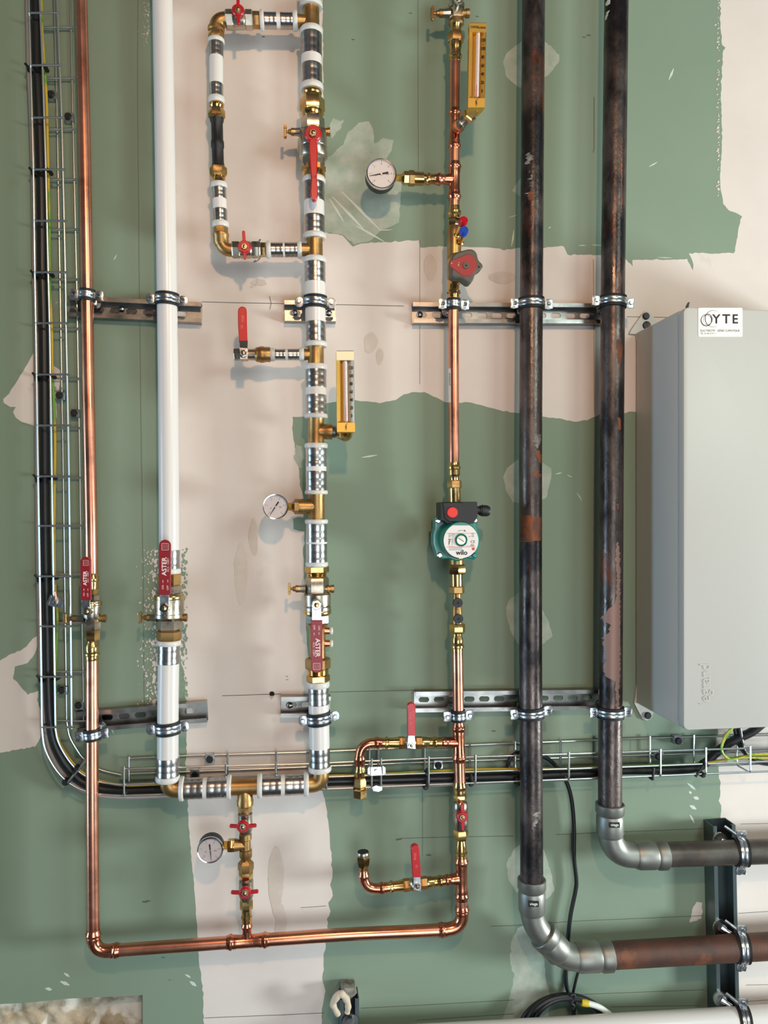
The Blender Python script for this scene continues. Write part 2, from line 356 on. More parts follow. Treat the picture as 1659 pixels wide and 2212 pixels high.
wp([(800, 340), (806, 312), (828, 298), (850, 303), (846, 325), (832, 345), (820, 385)], SM, 1.2, 6)
wp([(716, 300), (712, 270), (720, 255), (735, 262), (742, 258), (738, 275)], SM, 1.2, 5)
wp([(1490, 1993), (1495, 1965), (1505, 1948), (1517, 1950), (1515, 1985)], PL, 1.5, 5)
wp([(634, 990), (640, 960), (652, 965), (655, 1010), (646, 1010)], SM, 1, 5)
CH = 3
def scr(x0, y0, x1, y1, w=2.2): zo[0] += .000004; wm.cm = CH; stroke(wm, [(x0, y0), ((x0+x1)/2+.5, (y0+y1)/2), (x1, y1)], [w*.3, w, w*.25], zo[0])
for a in [(712, 430, 742, 478, 5), (718, 425, 790, 500, 6), (770, 488, 830, 522, 5), (738, 414, 822, 498, 6), (820, 498, 848, 496, 2), (1402, 360, 1420, 350, 3), (1445, 172, 1455, 148, 5), (1200, 1024, 1214, 1021, 2.5), (1225, 1026, 1236, 1031, 2), (1246, 1064, 1257, 1082, 2), (782, 988, 815, 983, 4), (1098, 470, 1118, 464, 1.5), (1105, 532, 1110, 497, 4), (1420, 556, 1452, 557, 2), (120, 655, 124, 652, 2), (245, 562, 252, 550, 2.5), (1250, 530, 1266, 530, 2), (1278, 529, 1300, 530, 2), (1485, 1692, 1502, 1706, 6), (1488, 1710, 1494, 1714, 6), (1498, 1722, 1510, 1726, 8), (1490, 1740, 1504, 1748, 8), (1490, 1760, 1500, 1778, 5), (1185, 493, 1190, 490, 3), (240, 1575, 246, 1585, 3), (130, 2120, 150, 2128, 8), (138, 2102, 150, 2110, 6), (98, 2135, 112, 2138, 8), (410, 2120, 424, 2130, 8), (400, 2105, 412, 2112, 5)]: scr(*a)
random.seed(5)
for k in range(520):   # stipple of plaster drops beside the white pipe
    y = random.uniform(1185, 1530); u = abs(random.gauss(0, 1)); x = 343-u*20
    if x < 288 or x > 345: continue
    if random.random() < .3: x = random.uniform(392, 404); 
    r = random.uniform(.6, 2.6)*(1.3 if x > 330 else .8); zo[0] += .0000004; wm.cm = PL if x < 380 else 0
    flat(wm, [(x+r*math.cos(a)*random.uniform(.5, 1.3), y+r*1.4*math.sin(a)*random.uniform(.5, 1.4)) for a in [0, 1.1, 2.2, 3.2, 4.3, 5.3]], zo[0]+.001*0)
for k in range(60):
    y = random.uniform(3, 100); x = 322-abs(random.gauss(0, 8)); r = random.uniform(.5, 1.6); wm.cm = PL; zo[0] += .0000004
    flat(wm, [(x-r, y+r), (x+r*.3, y-r*1.4), (x+r, y), (x, y+r)], zo[0])
for k in range(90):    # ragged drops at the joint at right
    y = random.uniform(0, 440); x = 1553-abs(random.gauss(0, 2.5)); r = random.uniform(.7, 2.2); wm.cm = PL; zo[0] += .0000004
    flat(wm, [(x-r, y+r), (x+r*.3, y-r), (x+r*1.5, y), (x, y+r)], zo[0])
PN = 4
def pen(l, w=1.2): zo[0] += .000002; wm.cm = PN; stroke(wm, l, w, zo[0])
pen([(436, 652), (520, 654), (616, 656)]); pen([(724, 658), (872, 661)]); pen([(1354, 684), (1470, 686)], 1)
pen([(582, 640), (586, 655), (583, 668)], 1.2); pen([(480, 1503), (607, 1499)]); pen([(713, 1495), (893, 1491)]); pen([(907, 520), (907, 830)], .8)
pen([(298, 0), (297, 200), (302, 700), (310, 1300), (312, 1560)], .9); pen([(856, 1813), (868, 1811), (980, 1808), (1110, 1806)], 1); pen([(856, 1814), (868, 1812)], 3)
pen([(1200, 1803), (1290, 1799), (1520, 1790)], 1); pen([(913, 1600), (913, 1850)], .8); pen([(1060, 2001), (1120, 1999), (1240, 1990), (1520, 1978)], 1); pen([(780, 2178), (900, 2172), (1110, 2160)], 1)
pen([(1210, 2150), (1520, 2138)], 1); pen([(900, 2204), (1110, 2190)], 1); pen([(1320, 2175), (1510, 2172)], 1); pen([(650, 1961), (705, 1957)], .8); pen([(442, 2199), (620, 2192), (700, 2188)], 1)
pen([(1595, 1973), (1659, 1969), (1800, 1964)], .9); pen([(1612, 2128), (1659, 2127), (1800, 2124)], .8); pen([(1595, 2165), (1659, 2160)], .8); pen([(1600, 1780), (1700, 1778)], .8); pen([(1284, 210), (1284, 320), (1282, 330)], 1); pen([(1282, 560), (1284, 892)], .8)
pen([(903, 0), (904, 380)], .7); pen([(1362, 1600), (1362, 1650)], .6)
for x, y, w in ((887, 28, 3), (763, 85, 3), (1031, 35, 3), (569, 79, 3), (1272, 76, 4), (1262, 80, 3), (313, 1948, 5), (320, 1946, 4), (620, 1461, 2), (621, 1468, 2), (1067, 1579, 4), (353, 2068, 3), (367, 2117, 2), (926, 1847, 5)):
    pen([(x-w, y), (x+w, y+.5)], w*.6)
for a in [(596, 1905, 16, 70), (606, 1990, 12, 40), (520, 1240, 14, 60), (548, 1160, 10, 40), (800, 740, 14, 22), (930, 578, 14, 26), (1085, 600, 30, 12), (560, 610, 16, 8), (820, 770, 8, 16)]: blob(a[0], a[1], a[2], a[3], 7, 1.5)
wm.cm = 5; zo[0] += .00001; flat(wm, circ(587.5, 1499, 5.5, 16), zo[0]); wm.cm = 6; flat(wm, [(582, 1503), (592, 1503), (587, 1512)], zo[0]+.00001)
o = single('wall_back', wm, ['board', 'plaster', 'smear', 'chalk', 'pencil', 'dark', 'core', 'dust'], None, None, kind='structure', ang=0)
wl_ = MB(); wl_.box((-.62, -.042, 0), .12, .084, 3.2)
single('left_shade_blocker', wl_, 'board', None, None, kind='structure', ang=0)  # unseen block added out of frame to shade the far left strip
# mineral wool behind the cut-out
im = MB(); random.seed(3); nx, ny = 60, 18; g = []
from mathutils import noise
for j in range(ny+1):
    for i in range(nx+1):
        x = -60+i*(390/nx); y = 2135+j*(160/ny); q = W(x, y, 0)
        d = noise.noise(Vector((q.x*22, q.z*22, 1)))*.014+noise.noise(Vector((q.x*60, q.z*60, 4)))*.006
        g.append(Vector((q.x, .034-d, q.z)))
im.add(g, [(j*(nx+1)+i, j*(nx+1)+i+1, (j+1)*(nx+1)+i+1, (j+1)*(nx+1)+i) for j in range(ny) for i in range(nx)])
bx0, bx1 = W(-60, 2135, 0), W(330, 2295, 0)
im.box(((bx0.x+bx1.x)/2, .075, (bx0.z+bx1.z)/2), bx1.x-bx0.x, .06, bx0.z-bx1.z)
single('mineral_wool', im, 'wool', 'beige mineral wool insulation showing in the cut-out at the bottom left of the wall', 'insulation', kind='stuff', ang=60)

# ================================================================== RAILS
def rail(x0, y0, x1, y1, hw, depth, label, group, slots=True, screws=(), m='rail', cap=None):
    A, B = W(x0, y0, 0), W(x1, y1, 0); X = (B-A).normalized(); L = (B-A).length; Z = Vector((-X.z, 0, X.x)); hw = hw*S(x0, y0, 0)
    if Z.z < 0: Z = -Z
    if abs(X.z) > .7 and Z.x < 0: Z = -Z
    t = .0018; lip = .0075; N = Vector((0, -1, 0))
    th = thing('mounting_rail', label, 'rail', (A+B)/2, group)
    mb = MB()
    prof = [(-hw, 0), (-hw, depth), (-hw+lip, depth), (-hw+lip, depth-.004), (-hw+lip-t, depth-.004), (-hw+lip-t, depth-t), (-hw+t, depth-t), (-hw+t, .0022)]
    prof += [(-v, h) for v, h in prof[::-1]]
    r0 = [A+Z*v+N*h for v, h in prof]; r1 = [B+Z*v+N*h for v, h in prof]
    n = len(prof); vs = r0+r1; fs = [(i, (i+1) % n, n+(i+1) % n, n+i) for i in range(n) if not i in (7,)]
    mb.add(vs, fs); q = [tuple(range(n))]; t3 = tessellate_polygon([r0]); mb.add(r0, t3); mb.add(r1, t3)
    outer = [(0, -hw+t), (L, -hw+t), (L, hw-t), (0, hw-t)]; holes = []
    if slots:
        k = .014
        while k+.020 < L:
            holes.append([(k+(.010 if math.cos(a) > 0 else 0)+.0052*math.cos(a), .0052*math.sin(a)) for a in [2*math.pi*j/16+.001 for j in range(16)]]); k += .0295
    for h_ in (.0022, .0004):
        mb_l = [[A+X*u+Z*v+N*h_ for u, v in outer]]+[[A+X*u+Z*v+N*h_ for u, v in ho] for ho in holes]
        tri(mb, mb_l)
    for ho in holes: mb.rings([[A+X*u+Z*v+N*.0022 for u, v in ho], [A+X*u+Z*v+N*.0004 for u, v in ho]], cap=False)
    part('rail_channel', mb, m, th, ang=30)
    for (px, py) in screws:
        s = MB(); ycyl(s, px, py, .005, [(.001, 7), (.0035, 7), (.0065, 4.5), (.0075, 1.5)], 18)
        part('screw', s, 'chrome', th)
    return th
rail(152, 667, 437, 681, 22, .021, 'upper left horizontal slotted steel rail behind the tall copper pipe and white pipe', 'slotted mounting rails', screws=[(263, 667)])
rail(615, 677, 724, 678, 22, .021, 'short upper steel rail behind the press-fitted riser above the black-gripped lever valve', 'slotted mounting rails', screws=[(637, 675), (711, 676)])
rail(889, 681, 1298, 683, 22, .021, 'long upper steel rail behind the thin copper riser and the two black pipes', 'slotted mounting rails', screws=[(907, 679)])
rail(172, 1554, 449, 1532, 22, .021, 'lower left tilted steel rail behind the copper pipe and white pipe', 'slotted mounting rails')
rail(607, 1522, 713, 1521, 22, .021, 'short lower steel rail with a washer screw behind the press-fitted riser', 'slotted mounting rails', screws=[(626, 1524)])
rail(894, 1511, 1296, 1506, 22, .021, 'long lower steel rail behind the thin copper riser and the two black pipes', 'slotted mounting rails')
rail(1543, 1768, 1560, 2560, 25, .036, 'dark vertical steel strut on the right behind the horizontal pipes', 'deep steel struts', slots=False, m='strut')
rail(752, 2133, 757, 2560, 20, .036, 'small dark steel strut at the bottom centre wrapped by a cream foam string', 'deep steel struts', slots=False, m='strut')

# ================================================================== RUNS
RM = Run(H, 'v', [(-60, 671), (60, 672.5), (150, 673), (200, 674), (280, 676), (380, 678), (450, 678.5), (550, 680), (650, 681), (800, 682.5), (1000, 683), (1200, 684), (1300, 685), (1450, 687), (1550, 689), (1760, 693)])
RW = Run(H, 'v', [(-60, 350), (0, 351), (300, 356), (550, 359.5), (800, 363), (1150, 365.5), (1350, 365.5), (1500, 363), (1750, 362)])
RL = Run(H, 'v', [(-60, 174), (0, 175), (280, 182), (550, 187), (800, 190), (1150, 197), (1350, 199), (1750, 199.5), (1950, 201), (2080, 202)])
RC = Run(H, 'v', [(-60, 985), (30, 986), (100, 983.5), (200, 982.5), (500, 981), (700, 979.5), (900, 980), (1000, 980.5), (1080, 982.5), (1220, 986), (1400, 988), (1550, 990), (1680, 993), (1800, 995.5), (1900, 997), (2000, 998.5)])
RB1 = Run(.063, 'v', [(-80, 1153.5), (0, 1152.5), (600, 1148), (1000, 1146), (1400, 1146), (1900, 1148.5), (2000, 1149)])
RB2 = Run(.063, 'v', [(-80, 1332.5), (0, 1331.5), (600, 1324), (1000, 1321), (1700, 1317.5), (1860, 1318)])
RY = Run(H, 'v', [(40, 467), (200, 467), (300, 469.5), (380, 472), (450, 475), (560, 479)])      # bypass riser
RS = Run(H, 'v', [(1690, 529.5), (1760, 529.5), (1860, 531), (1950, 532), (2040, 534)])
RHb = Run(H, 'h', [(330, 1706), (360, 1705), (530, 1699), (700, 1692)])      # bottom header
RT1 = Run(H, 'h', [(440, 43), (520, 43), (680, 46)])
RT2 = Run(H, 'h', [(470, 540), (700, 539.5)])
RT3 = Run(H, 'h', [(490, 766), (700, 766)])
RHc = Run(H, 'h', [(190, 2059), (260, 2052), (480, 2037), (740, 2018.5), (940, 2010), (1010, 2005)])
RA = Run(H, 'h', [(760, 1605), (990, 1603.5)])
RBb = Run(H, 'h', [(770, 1922), (820, 1919), (900, 1909), (990, 1898)])
RH1 = Run(.065, 'h', [(1300, 1850), (1440, 1846), (1659, 1839), (2000, 1829)])
RH2 = Run(.065, 'h', [(1250, 2068), (1318, 2064), (1659, 2044), (2000, 2024)])
RH3 = Run(.065, 'h', [(780, 2252), (1100, 2235), (1659, 2203), (2000, 2184)])

def sleeve_prof(a, b, r):
    L = b-a; return [(a, r), (a+.04*L, r*1.01), (a+.30*L, r*1.01), (a+.36*L, r*.982), (a+.42*L, r*1.0), (a+.66*L, r*1.0), (a+.72*L, r*.982), (a+.78*L, r*1.01), (b-.04*L, r*1.01), (b, r)]
def sleeve(th, run, a, b, r): part('press_sleeve', spin(MB(), run, sleeve_prof(min(a, b), max(a, b), r), 36), 'steel', th)
def collar(th, run, a, b, r):
    a, b = min(a, b), max(a, b); part('collar_ring', spin(MB(), run, [(a, r*.93), (a+.25*(b-a), r), (b-.25*(b-a), r), (b, r*.93)], 36), 'collar', th)
def lathed(th, name, run, prof, m, seg=30, ph=0, label=None): part(name, spin(MB(), run, prof, seg, ph), m, th, label)
def hexp(a, b, r): c = abs(b-a)*.12; s = 1 if b > a else -1; return [(a, r*.9), (a+s*c, r), (b-s*c, r), (b, r*.9)]
def bead(a, b, r, rb):
    """press end: socket with a raised bead"""
    L = b-a; return [(a, r), (a+.18*L, r*1.04), (a+.30*L, rb*.97), (a+.38*L, rb), (a+.46*L, rb*.97), (a+.58*L, r*1.02), (a+.70*L, r*1.06), (b, r*.98)]
HX = math.pi/6
def white(run, a, b, r, label, group='white plastic pipe pieces'):
    return single('plastic_pipe', pipe(MB(), run, a, b, r), 'white_pipe', label, 'pipe', group)
G = 'press fittings'
def press_thing(name, label, run, t, cat='fitting', group=G): return thing(name, label, cat, run.pt(t), group)

# ---------------------------------------------------------------- white riser (left)
white(RW, -60, 1189, 21.5, 'tall white plastic pipe running from the top down to the left lever valve')
t = press_thing('press_adapter', 'brass adapter with steel sleeve half hidden behind the tall red lever on the white pipe', RW, 1230)
sleeve(t, RW, 1188, 1229, 22.5); collar(t, RW, 1228, 1239, 24.5); lathed(t, 'hex_body', RW, hexp(1238, 1264, 25), 'brass', 6, HX)
def valve_body(th, run, a, b, r, up, m='nickel', side=None, tapm='bronze', mid=(.28, .74), band=None):
    """nickel body: hex end, round belly, hex end"""
    L = b-a; x0, x1 = a+mid[0]*L, a+mid[1]*L
    lathed(th, 'hex_end', run, hexp(a, x0, r*.84), m, 6, HX*up); lathed(th, 'hex_end', run, hexp(x1, b, r*.86), m, 6, HX*up)
    lathed(th, 'valve_body', run, [(x0-1, r*.8), (x0+.06*L, r*.97), (x0+.1*L, r), (x1-.12*L, r), (x1-.11*L, r*1.03), (x1-.04*L, r*1.03), (x1-.03*L, r*.95), (x1+1, r*.8)], m, 36)
def side_tap(th, run, t, left, body, right, r, hh=None, wing=True):
    """drain tap on the left, plug on the right"""
    x, y = run.px(t); h = run.h; s = run.sc(t)
    A = W(x-body, y, h); B = W(left, y, h); L = (A-B).length
    part('tap_boss', cyl(MB(), A, A+(B-A)*.42, [(0, r*1.15*s), (.7, r*.95*s), (1, r*.95*s)]), 'nickel', th)
    k = part('drain_tap', cyl(MB(), A+(B-A)*.40, B, [(0, r*.95*s), (.3, r*.95*s), (.32, r*.7*s), (.55, r*.62*s), (.6, r*.35*s), (1, r*.3*s)], 12), 'bronze', th)
    if wing:
        m_ = MB(); q = capsule(left+2, y-r*1.1, left+2, y+r*1.1, r*.36, r*.36); plate(m_, q, h+.003, .005, .8)
        ycyl(m_, left+2, y-r*1.1, h, [(h-.003, r*.42), (h+.005, r*.42)], 10); ycyl(m_, left+2, y+r*1.1, h, [(h-.003, r*.42), (h+.005, r*.42)], 10)
        part('tap_wing', m_, 'bronze', k)
    A = W(x+body-3, y, h); B = W(right, y, h)
    part('side_plug', cyl(MB(), A, B, [(0, r*.95*s), (.55, r*.9*s), (.56, r*1.05*s), (.95, r*1.05*s), (1, r*.8*s)]), 'bronze', th)
def stem(th, px, py, h0, h1, r, m='chrome', tip='brass'):
    k = part('handle_nut', ycyl(MB(), px, py, h1, [(h0, r), (h1-.002, r), (h1, r*.85)], 6, .3), m, th)
    part('stem_tip', ycyl(MB(), px, py, h1, [(h1-.001, r*.5), (h1+.003, r*.45), (h1+.0035, r*.3)], 14), tip, k)
def neck(th, run, t, px, py, h1, r):
    c = run.pt(t); e = W(px, py, h1); part('stem_neck', cyl(MB(), c, e, [(0, r*run.sc(t)), (1, r*run.sc(t))]), 'nickel', th)
def lever(th, base, tip, w0, w1, h, m, grip0=None, flatm='zinc', flatw=None, txt=None, tm='inkwhite'):
    """px outline lever; grip starts at grip0 fraction"""
    (bx, by), (tx, ty) = base, tip; g = grip0 if grip0 is not None else .25
    gx, gy = bx+(tx-bx)*g, by+(ty-by)*g; fw = flatw or w0*.9
    m0 = MB(); plate(m0, capsule(bx, by, gx, gy, fw, fw, 5), h-.001, .003, .4); hnd = part('lever_arm', m0, flatm, th)
    a = math.atan2(ty-by, tx-bx); nx, ny = -math.sin(a), math.cos(a)
    tip_c = (tx-math.cos(a)*w1, ty-math.sin(a)*w1)
    out = [(gx+nx*w0, gy+ny*w0), (gx-nx*w0, gy-ny*w0)]
    cap = [(tip_c[0]+w1*math.cos(a-math.pi/2+math.pi*k/10), tip_c[1]+w1*math.sin(a-math.pi/2+math.pi*k/10)) for k in range(11)]
    m1 = MB(); plate(m1, out+cap, h+.0015, .006, 1.2); grip = part('lever_grip', m1, m, th)
    if txt:
        mm = MB(); txt(mm, h+.0019); part('lettering', mm, tm, grip, ang=0)
    return grip
def aster(cx, cy, L, up, s=1.0):
    def f(mb, h):
        r = 90 if up else -90; d = -1 if up else 1
        a = math.radians(r)
        def P(u, v): return (cx+u*math.cos(a)-v*math.sin(a), cy-u*math.sin(a)-v*math.cos(a))
        def T(sx_, u, v, size, x=1.0, b=0): q = P(u, v); text(mb, sx_, q[0], q[1], h, size, r, x, b)
        T('ASTER', .02*L, 0.5*s, 14*s, 1.0, .35); T('ACS - CERT', .05*L, -7.6*s, 6*s)
        T('ON', -.36*L, 3.6*s, 6*s); T('OFF', -.37*L, -7*s, 6*s)
        for v in (3.6, -7):
            p0 = P(-.28*L, v*s); p1 = P(-.22*L, v*s); stroke(mb, [p0, p1], 1.0*s, h)
            p2 = P(-.245*L, v*s) if v > 0 else P(-.255*L, v*s); e = P((-.22 if v > 0 else -.28)*L, v*s); stroke(mb, [p2, e], [3*s, .2], h)
        x0, x1, y0, y1 = .32*L, .44*L, -8.5*s, 6*s
        c = [P(x0, y0), P(x1, y0), P(x1, y1), P(x0, y1), P(x0, y0)]
        for i in range(4): stroke(mb, [c[i], c[i+1]], .7*s, h)
        for v in (-5, -1, 3): stroke(mb, [P(x0+2, v*s), P(x1-2, v*s)], .5*s, h)
    return f
VG = 'ball valves with taps'
v = thing('ball_valve', 'nickel ball valve on the left white pipe with a long raised dark red lever', 'valve', RW.pt(1310), 'lever ball valves')
valve_body(v, RW, 1264, 1361, 31, 1, mid=(.19, .75)); lathed(v, 'brass_band', RW, [(1285, 31.5), (1286, 32), (1293, 32), (1294, 31.5)], 'brass', 36)
side_tap(v, RW, 1334, 301, 26, 405, 8.5)
neck(v, RW, 1312, 355, 1313, .098, 9); lever(v, (355, 1313), (356, 1166), 12.8, 13, .099, 'darkred', .19, flatw=10, txt=aster(355.5, 1226, 118, True)); stem(v, 354, 1314, .096, .104, 11)
t = press_thing('press_adapter', 'brass adapter with steel sleeve under the left white pipe valve', RW, 1400)
lathed(t, 'hex_body', RW, [(1360, 21), (1364, 27), (1378, 27), (1384, 23)], 'bronze', 6, HX); collar(t, RW, 1383, 1394, 25.5); sleeve(t, RW, 1393, 1433, 23)
white(RW, 1433, 1637, 22.5, 'white plastic pipe between the left valve and the bottom header, held by a clamp')
# bottom-left elbow
def elbow(name, label, pv, corner, ph, r, m, h, rad=1.2, seg=30, cat='fitting', group=G):
    th = thing(name, label, cat, W(*corner, h), group)
    s = S(*corner, h); pts = fillet([W(*pv, h), W(*corner, h), W(*ph, h)], r*s*rad*1.6)
    part('elbow_body', tube(MB(), pts, r*s, seg), m, th); return th
t = elbow('press_elbow', 'brass press elbow at the left end of the bottom header', (363, 1682), (362, 1706), (392, 1704), 18.5, 'bronze', H, .8)
collar(t, RW, 1675, 1687, 26); sleeve(t, RW, 1636, 1677, 23.5); collar(t, RHb, 388, 398, 26); sleeve(t, RHb, 397, 439, 22.5)
white(RHb, 438.5, 448.5, 22, 'short white pipe ring left of the header tee', 'white rings between sleeves')
t = press_thing('press_tee', 'brass press tee in the middle of the bottom header with branch pointing down', RHb, 530)
part('tee_body', spin(spin(MB(), RHb, [(499, 18.5), (510, 18), (546, 18), (557, 18.5)], 30), RS, [(1699, 15.5), (1726, 16.5), (1728, 17.8), (1739, 17.5), (1741, 15)], 30), 'bronze', t)
sleeve(t, RHb, 448, 491, 22.5); collar(t, RHb, 490.5, 500, 26); collar(t, RHb, 556, 566.5, 26); sleeve(t, RHb, 566, 607, 22.5)
white(RHb, 606.5, 616.5, 22, 'short white pipe ring right of the header tee', 'white rings between sleeves')
t = elbow('press_elbow', 'brass press elbow at the right end of the bottom header', (691.5, 1662), (693.5, 1693), (664, 1693.5), 18.5, 'bronze', H, .8)
collar(t, RHb, 656, 666.5, 26); sleeve(t, RHb, 616, 657, 22.5); collar(t, RM, 1655, 1666, 25); sleeve(t, RM, 1615, 1656, 22)
white(RM, 1520, 1616, 22, 'white plastic pipe above the right header elbow, held by a clamp')
# ---------------------------------------------------------------- main riser
def mtee(label, s0, c0, b0, b1, c1, s1, extra=None, r=18, sr=22.5, cr=25):
    t = press_thing('press_tee', label, RM, (b0+b1)/2); mb = spin(MB(), RM, [(b0, r), (b0+4, r-.6), (b1-4, r-.6), (b1, r)], 30)
    if extra: extra(mb)
    part('tee_body', mb, 'bronze', t)
    if s0 is not None: sleeve(t, RM, s0, c0, sr)
    collar(t, RM, c0-.5, b0, cr); collar(t, RM, b1, c1+.5, cr); sleeve(t, RM, c1, s1, sr); return t
t = mtee('brass press tee at the very top of the riser feeding the bypass loop', -45, 6, 18, 63, 75, 123, lambda mb: spin(mb, RT1, [(640, 15), (655, 12.5), (673, 12.5)], 24))
collar(t, RT1, 632, 642, 20.5); sleeve(t, RT1, 605.5, 632.5, 16.5)
white(RM, 122.5, 144, 22, 'white pipe piece between the top tee and the first adapter of the riser')
t = press_thing('press_adapter', 'brass adapter with large hexagon above the top lever valve', RM, 200)
sleeve(t, RM, 143, 184, 22.5); collar(t, RM, 183.5, 196, 25); lathed(t, 'neck', RM, [(196, 20), (203, 21), (206, 19), (213, 21)], 'brass')
lathed(t, 'hex_body', RM, hexp(212, 243, 27), 'brass', 6, HX); lathed(t, 'neck', RM, [(242, 24), (247, 25), (255, 22)], 'brass')
v = thing('ball_valve', 'nickel ball valve at the top of the riser with a bright red lever hanging down', 'valve', RM.pt(300), 'lever ball valves')
lathed(v, 'hex_end', RM, hexp(253, 283, 25.5), 'nickel', 6, HX); lathed(v, 'valve_body', RM, [(282, 24), (286, 29), (300, 30), (318, 30), (320, 29), (322, 31), (340, 31), (343, 29), (345, 26)], 'nickel', 36); lathed(v, 'hex_end', RM, hexp(344, 362, 27), 'nickel', 6, 0)
side_tap(v, RM, 285, 614, 27, 713, 8.5); neck(v, RM, 292, 676, 286, .098, 11)
mb = MB(); plate(mb, circ(676, 287, 18.5), .104, .008, 2.5); plate(mb, [(669, 300), (683, 300), (686.5, 320), (684.5, 385), (687.5, 415), (686.5, 425), (683, 431.5), (679, 433.5), (675, 431.5), (671.5, 425), (670.5, 415), (672, 385), (667.5, 320)], .106, .008, 2)
g_ = part('lever_grip', mb, 'red', v); tm = MB(); text(tm, 'C C', 678, 382, .1064, 7); part('lettering', tm, 'ink', g_, ang=0)
stem(v, 676.5, 286, .1, .110, 9, 'nickel')
t = press_thing('press_adapter', 'brass adapter half covered by the hanging red lever of the top valve', RM, 370)
lathed(t, 'hex_body', RM, hexp(358, 372, 26), 'bronze', 6, HX); lathed(t, 'neck', RM, [(372, 24), (376, 25), (385, 25), (386, 22)], 'brass'); collar(t, RM, 385, 396, 25); sleeve(t, RM, 395, 436, 22.5)
white(RM, 436, 469, 22, 'white pipe piece under the tip of the hanging red lever')
t = mtee('brass press tee of the riser joining the lower end of the bypass loop', 468, 506, 517, 557, 568, 611, lambda mb: spin(mb, RT2, [(650, 14.5), (663, 13.5), (680, 13.5)], 24))
collar(t, RT2, 642, 651.5, 18.5); sleeve(t, RT2, 614, 642.5, 15.5)
white(RM, 610, 698, 22, 'white plastic pipe piece of the riser inside the upper clamp')
t = mtee('brass press tee of the riser feeding the small branch with the black-based red lever', 697, 740, 750, 788, 799, 838, lambda mb: spin(mb, RT3, [(657, 13), (664, 11.5), (684, 11.5)], 24))
collar(t, RT3, 646, 656.5, 15); sleeve(t, RT3, 622, 646, 12)
white(RM, 837.5, 854.5, 22, 'white pipe ring above the tee carrying the lower golden thermometer', 'white rings between sleeves')
RT4 = Run(H, 'h', [(670, 932.5), (760, 932.5)]); RT5 = Run(H, 'h', [(600, 1094.5), (700, 1094.5)])
t = mtee('brass press tee with a short right branch carrying the lower golden thermometer', 854, 895, 904, 958, 968, 1008, lambda mb: spin(mb, RT4, [(683, 17), (700, 15.5), (704, 17), (717, 17), (718, 14)], 28))
lathed(t, 'nipple', RT4, [(717, 13), (724, 13), (728, 10), (734, 10)], 'strut')
white(RM, 1007.5, 1018.5, 22, 'white pipe ring between the thermometer tee and the gauge tee', 'white rings between sleeves')
t = mtee('brass press tee with a left branch carrying the middle pressure gauge', 1018, 1060, 1068, 1122, 1131, 1171, lambda mb: spin(mb, RT5, [(645, 16.5), (655, 17), (662, 15.5), (684, 17)], 28))
lathed(t, 'reducer', RT5, [(630, 9), (635, 13), (636, 16.5), (645, 16.5)], 'bronze', 6, HX)
white(RM, 1170.5, 1174.5, 22.8, 'thin white ring between two steel sleeves under the gauge tee', 'white rings between sleeves')
t = press_thing('press_adapter', 'brass adapter with flat hexagon above the valve with the lever pointing down', RM, 1230)
sleeve(t, RM, 1174, 1215, 22.5); collar(t, RM, 1214, 1224, 24.5); lathed(t, 'hex_body', RM, hexp(1223, 1237, 26.5), 'brass', 6, HX); lathed(t, 'neck', RM, [(1237, 20), (1240, 22), (1242, 20), (1244, 22), (1247, 20)], 'brass')
v = thing('ball_valve', 'nickel ball valve in the middle riser with a dark red lever pointing down', 'valve', RM.pt(1300), 'lever ball valves')
lathed(v, 'hex_end', RM, [(1246, 22), (1251, 26), (1276, 26), (1282, 24)], 'nickel', 6, HX); lathed(v, 'valve_body', RM, [(1280, 25), (1284, 29.5), (1307, 29.5), (1309, 28), (1311, 30), (1324, 30), (1328, 25)], 'nickel', 36)
lathed(v, 'brass_band', RM, [(1318, 30), (1319, 30.6), (1325, 30.6), (1326, 30)], 'brass', 36); lathed(v, 'hex_end', RM, hexp(1327, 1347, 26.5), 'nickel', 6, 0)
side_tap(v, RM, 1272, 623, 25, 722, 8.5); neck(v, RM, 1304, 684, 1305, .098, 11)
lever(v, (684, 1306), (684.5, 1454), 12.3, 12.5, .099, 'darkred', .23, flatw=10, txt=aster(685.5, 1397, 112, False)); stem(v, 684, 1307, .096, .106, 12)
t = thing('balancing_valve', 'brass regulating body behind the dark red lever with two white-capped side ports', 'valve', RM.pt(1390))
lathed(t, 'valve_body', RM, [(1346, 25), (1352, 20), (1358, 17), (1421, 17)], 'bronze')
for y in (1363, 1390):
    A, B = W(690, y, H), W(712, y, H); s = S(700, y, H); k = part('side_port', cyl(MB(), A, B, [(0, 8*s), (1, 7.5*s)]), 'copper_fit', t)
    part('port_cap', cyl(MB(), B, W(719, y, H), [(0, 8*s), (.5, 8.8*s), (1, 7*s)]), 'collar', k)
t = press_thing('press_adapter', 'brass union adapter below the tip of the dark red lever in the middle riser', RM, 1450)
lathed(t, 'union_nut', RM, hexp(1421, 1445, 27.5), 'bronze', 6, HX); lathed(t, 'thread', RM, [(1444+i, 22+(i % 3 == 0)*1.2) for i in range(0, 14)], 'brass')
lathed(t, 'hex_body', RM, hexp(1457, 1472, 25.5), 'brass', 6, HX); collar(t, RM, 1472, 1485, 24.5); sleeve(t, RM, 1484, 1521, 22)
